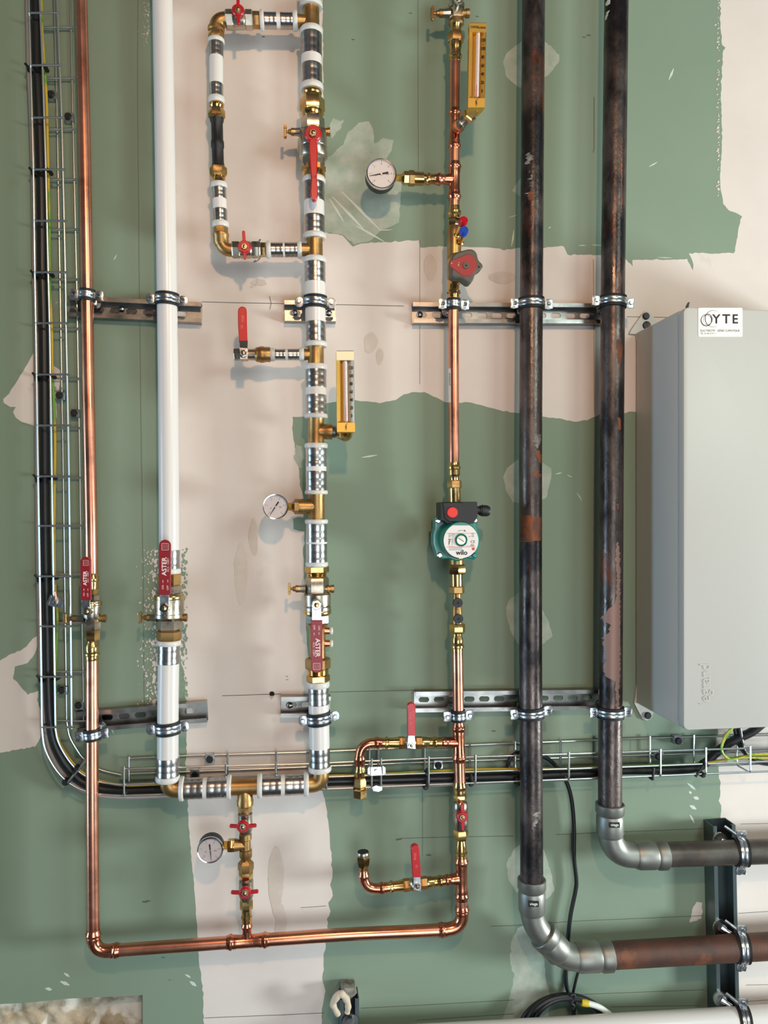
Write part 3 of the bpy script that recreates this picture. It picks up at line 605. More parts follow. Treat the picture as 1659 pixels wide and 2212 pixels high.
# ---------------------------------------------------------------- bypass loop
def wing_handle(th, cx, cy, r, wings, h, m='red', nut='nickel', nr=None):
    mb = MB(); ycyl(mb, cx, cy, h, [(h-.014, r*.7), (h-.008, r), (h-.002, r), (h, r*.85)], 28)
    for (x, y, w) in wings: plate(mb, capsule(cx, cy, x, y, w*.9, w, 5), h-.001, .005, .9)
    part('wing_handle', mb, m, th); stem(th, cx, cy, h-.001, h+.004, nr or r*.62, nut)
t = press_thing('press_adapter', 'brass adapter with steel sleeve beside the upper wing valve of the bypass', RT1, 570)
lathed(t, 'hex_body', RT1, hexp(544, 562, 17), 'bronze', 6, 0); collar(t, RT1, 561, 570, 20.5); sleeve(t, RT1, 569.5, 597, 16.5)
white(RT1, 596.5, 606, 16, 'small white ring on the upper bypass branch', 'white rings between sleeves')
v = thing('wing_valve', 'small nickel valve with red wing handle at the top of the bypass loop', 'valve', RT1.pt(515), 'wing handle valves')
lathed(v, 'hex_end', RT1, hexp(487, 504, 20), 'nickel', 6, 0); lathed(v, 'valve_body', RT1, [(502, 17), (506, 19), (526, 19), (530, 16)], 'nickel'); lathed(v, 'hex_end', RT1, hexp(529, 546, 20), 'nickel', 6, 0)
wing_handle(v, 514, 20, 13.5, [(514, -16, 3.6), (515, 48, 3.6)], .096, nr=7)
t = elbow('threaded_elbow', 'bronze threaded elbow at the top left of the bypass loop', (467, 66), (467, 42), (489, 42.5), 15.5, 'bronze', H, .9)
lathed(t, 'rim', RY, [(58, 16), (60, 18), (66, 18), (68, 16)], 'bronze')
t = press_thing('press_adapter', 'brass adapter and sleeve just below the top left bypass elbow', RY, 95)
lathed(t, 'hex_body', RY, hexp(67, 86, 17), 'brass', 6, HX); collar(t, RY, 85, 94, 18); sleeve(t, RY, 93, 124, 15.5)
white(RY, 123, 184, 14.8, 'white plastic pipe piece in the upper bypass riser')
t = press_thing('press_adapter', 'brass adapter with sleeve above the black bypass check valve', RY, 220)
sleeve(t, RY, 183, 212, 15); collar(t, RY, 211, 224, 18); lathed(t, 'neck', RY, [(223, 14), (227, 15.5), (229, 13), (231, 15.5), (236, 13)], 'brass'); lathed(t, 'hex_body', RY, [(235, 15), (240, 18), (254, 18), (258, 15)], 'brass', 6, HX)
single('check_valve', spin(MB(), RY, [(252, 15), (262, 14.5), (266, 12.5), (303, 12.5), (306, 14), (318, 14), (321, 12.5), (352, 12.5), (361, 14.5)], 28), 'black', 'black cylindrical check valve in the middle of the bypass riser', 'valve')
t = press_thing('press_adapter', 'brass adapter with sleeve below the black bypass check valve', RY, 390)
lathed(t, 'hex_body', RY, [(359, 15), (363, 18.5), (376, 18.5), (382, 15)], 'brass', 6, HX); lathed(t, 'neck', RY, [(382, 12), (386, 14.5), (388, 12.5), (397, 14.5)], 'brass'); collar(t, RY, 396, 407, 18); sleeve(t, RY, 406, 431, 15)
white(RY, 430, 454, 14.8, 'white pipe piece in the lower bypass riser')
t = press_thing('press_adapter', 'brass adapter with sleeve just above the lower left bypass elbow', RY, 490)
sleeve(t, RY, 453, 481, 15); collar(t, RY, 480, 492, 18.3); lathed(t, 'hex_body', RY, hexp(491, 506, 15.5), 'brass', 6, HX)
t = elbow('threaded_elbow', 'bronze threaded elbow at the lower left of the bypass loop', (478, 520), (480, 540), (504, 540.5), 14, 'bronze', H, .9)
lathed(t, 'rim', RY, [(504, 15), (506, 17.5), (511, 17.5), (513, 16.3), (525, 16.3), (531, 13)], 'bronze')
v = thing('wing_valve', 'small nickel valve with red wing handle at the bottom of the bypass loop', 'valve', RT2.pt(530), 'wing handle valves')
lathed(v, 'hex_end', RT2, hexp(501, 519, 18), 'nickel', 6, 0); lathed(v, 'valve_body', RT2, [(517, 15), (521, 18), (541, 18), (545, 15)], 'nickel'); lathed(v, 'hex_end', RT2, hexp(543, 562, 18), 'nickel', 6, 0)
wing_handle(v, 527.6, 532, 14, [(526, 501, 3.4), (529, 556, 3.2)], .096, nr=7)
t = press_thing('press_adapter', 'brass adapter with sleeve beside the lower wing valve of the bypass', RT2, 580)
lathed(t, 'hex_body', RT2, hexp(559, 576, 15.5), 'brass', 6, 0); collar(t, RT2, 575, 585, 18.5); sleeve(t, RT2, 583, 612, 15.5)
white(RT2, 611, 615, 15.8, 'thin white ring on the lower bypass branch', 'white rings between sleeves')
mb = MB(); tube(mb, smooth(WP([(558, 520), (563, 517), (561, 523), (563, 545), (560, 560), (548, 566), (552, 562)], H+.017), 5), .0008, 6)
single('hemp_strand', mb, 'wheel', 'loose strand of brown sealing hemp hanging at the lower bypass valve', 'hemp')
# small branch with lever
v = thing('ball_valve', 'small chrome valve end with upright bright red lever and black base on the left branch', 'valve', RT3.pt(525), 'lever ball valves')
lathed(v, 'hex_end', RT3, hexp(505, 518, 13.5), 'nickel', 6, 0); lathed(v, 'valve_body', RT3, [(517, 10), (520, 14), (535, 14.5), (537, 12), (551, 12.5), (552, 10)], 'nickel')
neck(v, RT3, 526, 526, 760, .09, 7); mb = MB(); plate(mb, [(518, 737), (534, 737), (536, 762), (535, 776), (518, 776)], .091, .004, .6); part('lever_arm', mb, 'zinc', v)
mb = MB(); plate(mb, [(517, 735), (534.5, 735), (534.5, 750), (518, 749)], .0945, .007, 1); part('lever_sleeve', mb, 'black', v)
mb = MB(); plate(mb, [(516, 737), (514, 700), (513.8, 672)]+[(523.3+9.3*math.cos(a), 671-9.3*math.sin(a)) for a in [math.pi*(1-k/8) for k in range(9)]]+[(533, 700), (534.3, 737)], .095, .008, 1.8); g_ = part('lever_grip', mb, 'red', v)
mb = MB(); text(mb, 'ITAP', 525, 688, .0953, 7, 90); text(mb, 'CE', 523, 706, .0953, 6, 90); part('lettering', mb, 'inkpink', g_, ang=0)
stem(v, 525.5, 761.5, .09, .099, 7.5)
t = press_thing('press_adapter', 'cast brass adapter with narrow sleeve right of the small chrome valve', RT3, 570)
lathed(t, 'hex_body', RT3, [(551, 13), (555, 16), (559, 16), (562, 17.5), (570, 17.5), (572, 16.3), (584, 16)], 'bronze', 24); collar(t, RT3, 583, 594, 14.5); sleeve(t, RT3, 594, 616, 12)
white(RT3, 615.5, 622.5, 11.8, 'small white ring on the thin left branch', 'white rings between sleeves')
# ---------------------------------------------------------------- left copper
def cu(run, a, b, r, label, m='copper', group='copper pipes'): return single('copper_pipe', pipe(MB(), run, a, b, r), m, label, 'pipe', group)
cu(RL, -60, 1240, 13, 'tall left copper pipe running from the top to the left lever valve')
t = thing('brass_union', 'brass press union above the left copper pipe valve', 'fitting', RL.pt(1260), 'brass unions'); lathed(t, 'press_end', RL, bead(1238, 1272, 13.5, 15.8), 'brass'); lathed(t, 'union_body', RL, hexp(1271, 1285, 14.5), 'bronze', 6, HX)
v = thing('ball_valve', 'nickel ball valve on the left copper pipe with a raised dark red lever', 'valve', RL.pt(1320), 'lever ball valves')
lathed(v, 'hex_end', RL, hexp(1284, 1298, 16), 'nickel', 6, HX); lathed(v, 'valve_body', RL, [(1296, 17), (1299, 20.5), (1310, 20.5), (1311, 18.5), (1330, 18), (1338, 15)], 'nickel', 32); lathed(v, 'brass_band', RL, [(1300, 20.6), (1301, 21.2), (1307, 21.2), (1308, 20.6)], 'brass', 32)
lathed(v, 'hex_end', RL, hexp(1336, 1361, 17.8), 'nickel', 6, HX); side_tap(v, RL, 1336, 138, 16, 230, 8)
neck(v, RL, 1318, 188, 1320, .09, 8); lever(v, (186, 1320), (184, 1203), 11.2, 11, .091, 'darkred', .2, flatw=9, txt=aster(184.3, 1251, 92, True, .78)); stem(v, 187, 1321, .088, .097, 9)
t = thing('brass_union', 'brass union with press end below the left copper pipe valve', 'fitting', RL.pt(1390), 'brass unions')
lathed(t, 'union_nut', RL, hexp(1361, 1384, 16.5), 'brass', 6, HX); lathed(t, 'press_end', RL, [(1383, 10), (1388, 10.5), (1394, 14), (1402, 14.5), (1408, 13.5), (1411, 15.8), (1415, 15.8), (1417, 13.6), (1424, 14), (1426, 13.2)], 'brass')
cu(RL, 1425, 2010, 13, 'left copper pipe between its valve and the bottom left elbow')
t = elbow('copper_elbow', 'copper press elbow at the bottom left corner', (201.5, 2018), (202.5, 2058), (242, 2053.5), 13.8, 'copper_fit', H, 1.6)
lathed(t, 'bead_ring', RL, bead(2008, 2034, 14, 16.5), 'copper_fit'); lathed(t, 'bead_ring', RHc, bead(259, 236, 14, 16.5), 'copper_fit')
cu(RHc, 258, 490, 13.2, 'bottom copper pipe left of the copper tee')
def ctee(label, run, a, b, r, rb, br, bprof, m='copper_fit'):
    th = thing('copper_tee', label, 'fitting', run.pt((a+b)/2), 'copper tees')
    L = b-a; e = min(24, L*.3)
    part('tee_body', spin(spin(MB(), run, bead(a, a+e, r, rb)+bead(b, b-e, r, rb)[::-1], 30), br, bprof, 28), m, th, ang=50); return th
ctee('copper tee on the bottom pipe below the small gauge branch', RHc, 489, 581, 14, 17, RS, [(2030, 11), (2012, 9.5), (2006, 10), (2003, 12), (1998, 12), (1995, 10), (1992, 10)])
cu(RHc, 580, 950, 13.4, 'bottom copper pipe right of the copper tee')
t = elbow('copper_elbow', 'copper press elbow at the bottom of the thin copper riser', (998.3, 1972), (999, 2004), (962, 2008), 14, 'copper_fit', H, 1.7)
lathed(t, 'bead_ring', RHc, bead(946, 968, 14, 16.5), 'copper_fit'); lathed(t, 'bead_ring', RC, bead(1956, 1976, 14, 16.5), 'copper_fit')
# ---------------------------------------------------------------- small gauge branch under the header
t = thing('brass_nipple', 'short brass hexagon nipple directly under the header tee', 'fitting', RS.pt(1748)); lathed(t, 'hex_body', RS, hexp(1740, 1755, 15), 'brass', 6, HX)
v = thing('wing_valve', 'nickel valve with horizontal red wing handle above the small gauge tee', 'valve', RS.pt(1778), 'wing handle valves')
lathed(v, 'valve_body', RS, [(1754, 13), (1757, 16), (1770, 15.5), (1776, 16), (1790, 15.5), (1798, 13), (1801, 12)], 'nickel'); wing_handle(v, 524.5, 1787, 13, [(499, 1785.5, 3.6), (551, 1784.5, 3.6)], .094, nr=8.5)
RG3 = Run(H, 'h', [(470, 1826), (540, 1825.5)])
t = thing('brass_tee', 'brass tee between the two wing valves carrying the lowest gauge', 'fitting', RS.pt(1825))
part('tee_body', spin(spin(MB(), RS, [(1799, 12), (1801, 13.5), (1812, 13.5), (1814, 11), (1834, 11), (1836, 13.5), (1850, 13.5), (1855, 11)], 28), RG3, [(506, 14), (512, 13), (520, 11), (530, 11)], 28), 'bronze', t)
lathed(t, 'hex_body', RG3, hexp(492, 507, 14), 'brass', 6, 0)
t = thing('brass_union', 'brass union nut between the gauge tee and the lower wing valve', 'fitting', RS.pt(1875), 'brass unions')
lathed(t, 'neck', RS, [(1854, 9), (1862, 9)], 'brass'); lathed(t, 'union_nut', RS, [(1858, 12), (1864, 17), (1876, 17), (1882, 15)], 'bronze', 6, HX); lathed(t, 'hex_body', RS, hexp(1881, 1898, 15), 'brass', 6, HX)
v = thing('wing_valve', 'nickel valve with horizontal red wing handle just above the bottom copper tee', 'valve', RS.pt(1920), 'wing handle valves')
lathed(v, 'valve_body', RS, [(1897, 12), (1901, 15.5), (1912, 15.5), (1920, 16), (1934, 15.5), (1942, 13), (1944, 12)], 'nickel'); wing_handle(v, 529, 1930.5, 13, [(502, 1929, 3.6), (555, 1927, 3.6)], .094, nr=8.5)
t = thing('brass_union', 'brass press adapter between the lower wing valve and the bottom copper tee', 'fitting', RS.pt(1968), 'brass unions')
lathed(t, 'hex_body', RS, hexp(1943, 1965, 14), 'brass', 6, HX); lathed(t, 'press_end', RS, [(1964, 10.5), (1976, 10.5), (1978, 12.3), (1982, 12.3), (1984, 10.5), (1993, 10.5)], 'brass')
# ---------------------------------------------------------------- centre copper riser
v = thing('drain_valve', 'nickel valve at the top of the thin copper riser with brass tap and steel plug', 'valve', RC.pt(20))
lathed(v, 'valve_body', RC, [(-30, 14), (5, 15), (12, 18), (18, 16.5)], 'nickel'); lathed(v, 'hex_end', RC, hexp(14, 44, 16.5), 'nickel', 6, HX); lathed(v, 'rim', RC, [(43, 15), (45, 17), (52, 17), (55, 14)], 'bronze')
side_tap(v, RC, 29, 932, 14, 1014, 9); neck(v, RC, 2, 989, -2, .09, 8); stem(v, 991, -3, .088, .094, 10)
t = thing('brass_union', 'brass union with press end at the top of the thin copper riser', 'fitting', RC.pt(90), 'brass unions')
lathed(t, 'neck', RC, [(52, 15), (60, 11.5), (73, 11.5)], 'brass'); lathed(t, 'union_nut', RC, hexp(72, 92, 18), 'bronze', 6, HX); lathed(t, 'press_end', RC, [(92, 14), (104, 14), (108, 12.5), (118, 12.5), (121, 15), (125, 15), (127, 12.5), (134, 12.5)], 'brass')
cu(RC, 133, 240, 11.8, 'short copper pipe between the top union and the tilted thermometer tee')
t = thing('copper_tee', 'copper tee whose branch points forward to the upper tilted thermometer', 'fitting', RC.pt(280), 'copper tees')
mb = spin(MB(), RC, bead(236, 258, 12, 14.5)+bead(325, 303, 12, 14.5)[::-1], 30)
A, B = W(984, 281, H), W(992, 270, H+.028); s_ = S(985, 280, H); cyl(mb, A, B, [(0, 11*s_), (.45, 11*s_), (.6, 14*s_), (.85, 14*s_), (1, 11*s_)], 24)
part('tee_body', mb, 'copper_fit', t, ang=50)
cu(RC, 324, 352, 11.8, 'dark short copper piece between the thermometer tee and the gauge tee')
RG1 = Run(H, 'h', [(840, 384), (990, 388.5)])
ctee('copper tee with left branch towards the upper pressure gauge', RC, 351, 434, 12.5, 15.2, RG1, [(938, 10.5), (943, 11), (946, 13.3), (950, 13.3), (953, 10.5), (962, 10), (970, 12), (980, 12)])
t = thing('brass_union', 'brass press adapter and hexagons beside the upper pressure gauge', 'fitting', RG1.pt(900), 'brass unions')
lathed(t, 'press_end', RG1, [(938, 10), (930, 10.5), (927, 13.3), (923, 13.3), (920, 11), (913, 12)], 'brass'); lathed(t, 'union_nut', RG1, [(914, 14), (894, 14.5)], 'brass'); lathed(t, 'hex_body', RG1, hexp(895, 882, 16.5), 'bronze', 6, 0); lathed(t, 'hex_body', RG1, [(882, 14.5), (872, 14.5), (867, 9)], 'brass', 6, 0)
cu(RC, 433, 447, 11.8, 'dark short copper piece above the balancing valve')
t = thing('brass_union', 'brass press union above the red and blue capped balancing valve', 'fitting', RC.pt(465), 'brass unions')
lathed(t, 'press_end', RC, [(446, 12.2), (455, 12.5), (458, 15.2), (463, 15.2), (466, 12.8), (473, 13)], 'brass'); lathed(t, 'hex_body', RC, hexp(472, 489, 14.5), 'brass', 6, 0)
v = thing('balancing_valve', 'bronze balancing valve with grey lobed handwheel and red pointer insert', 'valve', RC.pt(550))
mb = spin(MB(), RC, [(488, 12), (494, 14), (502, 16.5), (520, 15.5), (540, 15.5), (580, 15), (606, 14)], 28)
cyl(mb, W(981, 565, H), W(1003, 562, .095), [(0, .016), (.6, .015), (1, .013)], 24); part('valve_body', mb, 'bronze', v)
wh = []
for k in range(72):
    a = 2*math.pi*k/72; lob = max(0, math.cos(1.5*(a-.12)))**4 if False else 0
    r = 28.5
    for la, amp, wd_ in ((.05, 10, .30), (1.28, 11, .34), (2.45, 8.5, .3), (-1.05, 9.5, .5), (-2.2, 4, .7), (3.6, 2, .5)):
        d = (a-la+math.pi) % (2*math.pi)-math.pi; r += amp*math.exp(-(d/wd_)**2)
    wh.append((1005+r*math.cos(a), 573+r*math.sin(a)))
mb = MB(); plate(mb, wh, .118, .024, 3); k = part('handwheel', mb, 'wheel', v)
egg = [(971, 570), (975, 562), (990, 557), (1008, 549)]+[(1009+21*math.cos(a), 572+24*math.sin(a)) for a in [-1.3+2.7*i/12 for i in range(13)]]+[(1002, 597), (988, 588), (974, 577)]
mb = MB(); plate(mb, egg, .1188, .002, .8); ins = part('pointer_insert', mb, 'wheelred', k)
mb = MB(); ycyl(mb, 1007, 573.5, .12, [(.118, 7.5), (.1205, 7)], 20); part('wheel_hub', mb, 'wheel', k); mb = MB(); ycyl(mb, 1007, 573.5, .1208, [(.12, 1.8), (.121, 1.8)], 10); ycyl(mb, 1035, 576.5, .1185, [(.117, 1.8), (.1186, 1.8)], 10); part('wheel_hole', mb, 'dark', k)
mb = MB(); text(mb, '4', 975.5, 568.5, .1192, 5.5, 10); text(mb, '5', 990.5, 572.5, .1192, 6, 10); text(mb, 'o', 991.5, 567, .1192, 4); part('lettering', mb, 'inkwhite', ins, ang=0)
def port(px0, py0, px1, py1, capm, r, lab):
    A, B = W(px0, py0, H+.006), W(px1, py1, .1); s = S(px1, py1, .1); k = part('test_port', cyl(MB(), A, B, [(0, r*.85*s), (.2, r*.85*s), (.22, r*.65*s), (1, r*.65*s)], 14), 'brass', v)
    mb = MB(); N = (B-A).normalized(); cyl(mb, B-N*.004, B+N*.010, [(0, r*.9*s), (.2, r*s), (.8, r*s), (1, r*.85*s)], 18); part('port_cap', mb, capm, k, lab)
port(985, 512, 999, 482, 'red', 9.5, 'red cap'); port(993, 527, 1001, 502.5, 'blue', 9.5, 'blue cap')
t = thing('brass_union', 'brass press union between the handwheel valve and the upper clamp', 'fitting', RC.pt(620), 'brass unions')
lathed(t, 'hex_body', RC, hexp(603, 616, 14.5), 'brass', 6, HX); lathed(t, 'press_end', RC, [(615, 12.5), (626, 12.5), (629, 15.2), (633, 15.2), (636, 12.5), (644, 12.3)], 'brass')
cu(RC, 643, 1000, 11.5, 'thin copper pipe between the upper clamp and the circulation pump')
mb = MB()
for i, (a, b) in enumerate(((797, 870),)):
    xs = (968.5, 974); q = []
    for y in range(a, b, 6): q.append(y)
    cols = 5; vs = []
    for y in q+[b]:
        c = RC.pt(y); s = RC.sc(y)
        for k in range(cols+1): an = math.radians(-92+50*k/cols); vs.append(Vector((c.x+math.sin(an)*11.75*s, c.y-math.cos(an)*11.75*s, c.z)))
    R_ = len(q); mb.add(vs, [(j*(cols+1)+k, j*(cols+1)+k+1, (j+1)*(cols+1)+k+1, (j+1)*(cols+1)+k) for j in range(R_) for k in range(cols)])
sk = single('barcode_label', mb, 'sticker', 'narrow white printed sticker on the left side of the thin copper pipe', 'label')
random.seed(2); mb = MB()
for k in range(16):
    y = 806+k*1.7; mb.add([W(970.2, y, H+.0080), W(972.6, y, H+.0086), W(972.6, y+random.uniform(.5, 1.1), H+.0086), W(970.2, y+.8, H+.0080)], [(0, 1, 2, 3)])
part('lettering', mb, 'ink', sk, ang=0)
t = thing('brass_union', 'brass union with hexagon directly above the circulation pump', 'fitting', RC.pt(1040), 'brass unions')
lathed(t, 'press_end', RC, [(998, 12), (1006, 12.3), (1009, 14.5), (1013, 14.5), (1015, 12.5), (1026, 13), (1030, 10), (1039, 9.5)], 'brass'); lathed(t, 'union_nut', RC, hexp(1038, 1055, 16), 'bronze', 6, HX); lathed(t, 'union_body', RC, [(1054, 13), (1086, 13.2)], 'brass')
# pump
pu = thing('circulation_pump', 'green circulation pump with round white label and black terminal box on the thin copper riser', 'pump', W(986, 1166, H))
mb = MB(); plate(mb, [(941, 1118), (950, 1114), (965, 1117), (1010, 1117), (1024, 1114), (1031, 1120), (1032, 1140), (1037, 1160), (1036, 1180), (1031, 1194), (1032, 1203), (1025, 1209), (1008, 1206), (1000, 1210), (985, 1213), (972, 1207), (955, 1208), (945, 1203), (942, 1190), (937, 1175), (937, 1155), (941, 1140)], .082, .03, 3)
ycyl(mb, 986, 1164, .07, [(.04, 34), (.056, 44), (.075, 46), (.083, 44)], 40); cyl(mb, RC.pt(1090), RC.pt(1215), [(0, .0125), (1, .0125)], 20)
part('pump_housing', mb, 'pump', pu)
mb = MB(); ycyl(mb, 996, 1167, .12, [(.08, 41), (.112, 41), (.118, 39), (.1195, 38.5)], 48); mot = part('motor_housing', mb, 'pump', pu)
lab = [(996+37.5*math.cos(a), 1168+37.5*math.sin(a)) for a in [math.radians(-62+304*k/60) for k in range(61)]]
mb = MB(); plate(mb, lab, .1204, .001, 0); lb = part('type_label', mb, 'labelw', mot)
mb = MB(); ycyl(mb, 996.5, 1166.5, .122, [(.12, 13.8), (.1225, 13.8), (.1235, 12), (.1215, 10.8)], 36); part('plug_ring', mb, 'pump', mot)
mb = MB(); ycyl(mb, 996.3, 1166.7, .1225, [(.12, 10), (.123, 9.7)], 30); pl = part('vent_screw', mb, 'nickel', mot); mb = MB(); stroke(mb, [(990, 1162.5), (1002.5, 1170)], 1.3, .1232); part('slot', mb, 'dark', pl, ang=0)
hl = .1207; mk = MB(); text(mk, 'wilo', 997.5, 1194, hl, 14.5, 0, 1.0, .35)
stroke(mk, [(989+.0, 1148), (993, 1146), (997, 1145.6), (1001, 1146.3), (1004, 1147.5)], .7, hl); stroke(mk, [(1003, 1145.6), (1006.2, 1148.2)], [3, .3], hl); text(mk, 'CE', 1021.5, 1170.5, hl, 8)
for y, w in ((1165.3, 4.6), (1169, 4), (1172.3, 3), (1175.4, 2)): stroke(mk, [(969, y), (969+w, y)], 2.2, hl)
for y in (1165.3, 1169, 1172.3, 1175.4): stroke(mk, [(975.5, y), (978.5, y)], .8, hl)
for a in ((969, 1154, 983), (969, 1157.2, 980), (969, 1160.4, 973), (970, 1184, 998.5), (970, 1187.6, 1000), (1012.5, 1159, 1017), (1019, 1153, 1024.5), (1019, 1156, 1024.5), (1019, 1159, 1024.5), (1017, 1176, 1024), (1017, 1178.3, 1024)):
    random.seed(int(a[0]*3+a[1])); x = a[0]
    while x < a[2]: w = random.uniform(.8, 2.6); stroke(mk, [(x, a[1]), (min(x+w, a[2]), a[1])], 1.0, hl); x += w+.6
part('lettering', mk, 'ink', lb, ang=0)
mk = MB()
for a in ((964, 1151.8, 1028, 1151.8), (964.5, 1181.5, 1028, 1181.5), (969, 1179.6, 983, 1179.6), (1007, 1179.2, 1025, 1179.2)): stroke(mk, [(a[0], a[1]), (a[2], a[3])], .6, hl)
flat(mk, [(1019.5, 1183), (1025.3, 1183), (1025.3, 1188.4), (1019.5, 1188.4)], hl); part('red_marks', mk, 'inkred', lb, 'red printed lines and square', ang=0)
mb = MB(); plate(mb, [(952.5, 1086), (956, 1084.5), (1030, 1084), (1031, 1086), (1032, 1116), (1030, 1120), (1022, 1131), (966, 1131), (960, 1126), (953, 1124)], .108, .045, 1.2)
plate(mb, [(958, 1086), (990, 1085), (1000, 1087), (1002, 1112), (1006, 1120), (1004, 1127), (970, 1127), (961, 1118)], .112, .005, 1); bxp = part('terminal_box', mb, 'black', pu)
mb = MB(); ycyl(mb, 976.8, 1107, .1135, [(.111, 11.8), (.1155, 11.8), (.117, 10.6)], 32); part('speed_knob', mb, 'redb', bxp, 'round red knob')
mb = MB(); A, B = W(1028, 1102, .085), W(1057, 1104, .085); s = S(1040, 1104, .085); cyl(mb, A, B, [(0, 9*s), (.25, 9*s), (.27, 11*s), (.38, 11*s), (.4, 12.5*s), (.85, 12*s), (1, 9.5*s)], 12); part('cable_gland', mb, 'black', bxp)
for x, y in ((950.5, 1199.5), (1027, 1124), (947, 1125), (1026, 1200)):
    mb = MB(); ycyl(mb, x, y, .087, [(.08, 6), (.086, 5.8), (.0875, 4)], 18); ycyl(mb, x, y, .087, [(.084, 2.6), (.0872, 2.6)], 6); part('bolt', mb, 'chrome' if x != 1026 else 'pump', pu)
t = thing('brass_union', 'large brass union nut directly below the circulation pump', 'fitting', RC.pt(1230), 'brass unions')
lathed(t, 'thread', RC, [(1209, 15), (1221, 15)], 'bronze'); lathed(t, 'union_nut', RC, hexp(1219, 1240, 20), 'brass', 6, 0); lathed(t, 'union_body', RC, [(1239, 13.3), (1266, 13)], 'brass')
t = thing('check_valve', 'slim brass check valve below the pump with two black screw plugs', 'valve', RC.pt(1310))
lathed(t, 'union_nut', RC, hexp(1266, 1282, 17), 'bronze', 6, HX); lathed(t, 'valve_body', RC, [(1281, 9), (1310, 9.5), (1314, 11), (1347, 11)], 'bronze'); lathed(t, 'union_nut', RC, hexp(1347, 1368, 17.5), 'brass', 6, HX)
for x, y in ((989.7, 1302.5), (990.7, 1337)):
    mb = MB(); ycyl(mb, x, y, .079, [(.06, 7), (.073, 8), (.074, 10.5), (.079, 10.3)], 24); k = part('screw_plug', mb, 'black', t); mb = MB(); stroke(mb, [(x-4, y), (x+4, y)], 1, .0793); stroke(mb, [(x, y-4), (x, y+4)], 1, .0793); part('cross_slot', mb, 'dark', k, ang=0)
t = thing('brass_union', 'brass press end below the slim check valve', 'fitting', RC.pt(1390), 'brass unions')
lathed(t, 'press_end', RC, [(1367, 10), (1373, 10), (1380, 13), (1388, 13), (1391, 12), (1394, 14.5), (1398, 14.5), (1400, 12), (1407, 12.2)], 'brass')
cu(RC, 1406, 1565, 11.8, 'thin copper pipe between the check valve and the upper branch tee')
ctee('copper tee with left branch to the capped elbow hanging down', RC, 1564, 1646, 13, 15.5, RA, [(952, 10), (956, 11), (962, 12), (966, 11), (972, 11), (978, 12), (988, 12)])
cu(RC, 1645, 1689, 12, 'short copper pipe between the upper branch tee and the wing valve')
t = thing('brass_union', 'brass press adapter above the lower wing valve of the thin copper riser', 'fitting', RC.pt(1705), 'brass unions')
lathed(t, 'press_end', RC, bead(1688, 1716, 13, 15), 'brass'); lathed(t, 'hex_body', RC, hexp(1715, 1731, 14.5), 'brass', 6, HX)
v = thing('wing_valve', 'nickel valve with vertical red wing handle on the thin copper riser', 'valve', RC.pt(1760), 'wing handle valves')
lathed(v, 'valve_body', RC, [(1730, 13), (1734, 16), (1748, 16.5), (1750, 15.8), (1765, 16.8), (1774, 16.5), (1786, 16), (1792, 13)], 'nickel'); wing_handle(v, 999.3, 1766, 12.5, [(1000, 1740, 3.4), (1000, 1792, 3.2)], .094, nr=6.5)
t = thing('brass_union', 'brass union with press end under the vertical wing handle valve', 'fitting', RC.pt(1830), 'brass unions')
lathed(t, 'union_nut', RC, hexp(1791, 1813, 16), 'brass', 6, HX); lathed(t, 'press_end', RC, [(1812, 9), (1826, 12), (1838, 12.2), (1840, 14), (1844, 14), (1846, 12.2), (1853, 12.5)], 'brass')
ctee('copper tee with left branch to the capped elbow pointing up', RC, 1852, 1944, 13.2, 16, RBb, [(960, 10), (964, 12), (968, 12), (971, 10), (980, 12), (990, 13)])
cu(RC, 1943, 1958, 12.5, 'very short copper piece just above the bottom right copper elbow')
# branches A and B
def branch(run, xb, brass0, v0, v1, b1, corner, label, up):
    t = thing('brass_union', 'brass press adapter right of the %s branch valve' % label, 'fitting', run.pt((v1+b1)/2), 'brass unions')
    lathed(t, 'press_end', run, [(v1, 12.5), (v1+10, 12), (v1+13, 10.5), (v1+24, 10.5), (v1+27, 12.5), (v1+31, 12.5), (v1+33, 10.5), (b1, 10.3)], 'brass')
    t = thing('brass_union', 'brass press adapter left of the %s branch valve' % label, 'fitting', run.pt((v0+brass0)/2), 'brass unions')
    lathed(t, 'press_end', run, [(brass0, 10.5), (brass0+6, 10.5), (brass0+8, 13), (brass0+12, 13), (brass0+14, 10.5), (brass0+24, 11), (v0, 12.5)], 'brass')
branch(RA, 978, 825, 861, 911, 953, None, 'upper', False)
v = thing('ball_valve', 'small brass valve with upright red lever on the upper side branch', 'valve', RA.pt(887), 'lever ball valves')
lathed(v, 'hex_end', RA, hexp(860, 875, 13.5), 'bronze', 6, 0); lathed(v, 'valve_body', RA, [(874, 11), (878, 14), (894, 14), (898, 11)], 'nickel'); lathed(v, 'hex_end', RA, hexp(896, 912, 13.5), 'bronze', 6, 0)
def small_lever(v, run, t0, nx, ny, pts, base, txts, h=.091):
    neck(v, run, t0, nx, ny-3, h-.004, 6); mb = MB(); plate(mb, base, h-.001, .003, .5); part('lever_arm', mb, 'zinc', v)
    mb = MB(); plate(mb, pts, h+.004, .008, 1.6); g = part('lever_grip', mb, 'red', v); mb = MB()
    for s, x, y, sz in txts: text(mb, s, x, y, h+.0044, sz, 90)
    part('lettering', mb, 'inkpink', g, ang=0); stem(v, nx, ny, h-.003, h+.003, 6.5)
small_lever(v, RA, 887, 888.5, 1611, [(881, 1590), (880, 1528)]+[(889+9*math.cos(a), 1527-9*math.sin(a)) for a in [math.pi*(1-k/8) for k in range(9)]]+[(898, 1560), (897.5, 1590)], [(882, 1586), (896, 1586), (898, 1618), (880, 1616)], [('PN25', 887, 1546, 7), ('DN15', 893, 1543, 6), ('CE', 888, 1562, 6)])
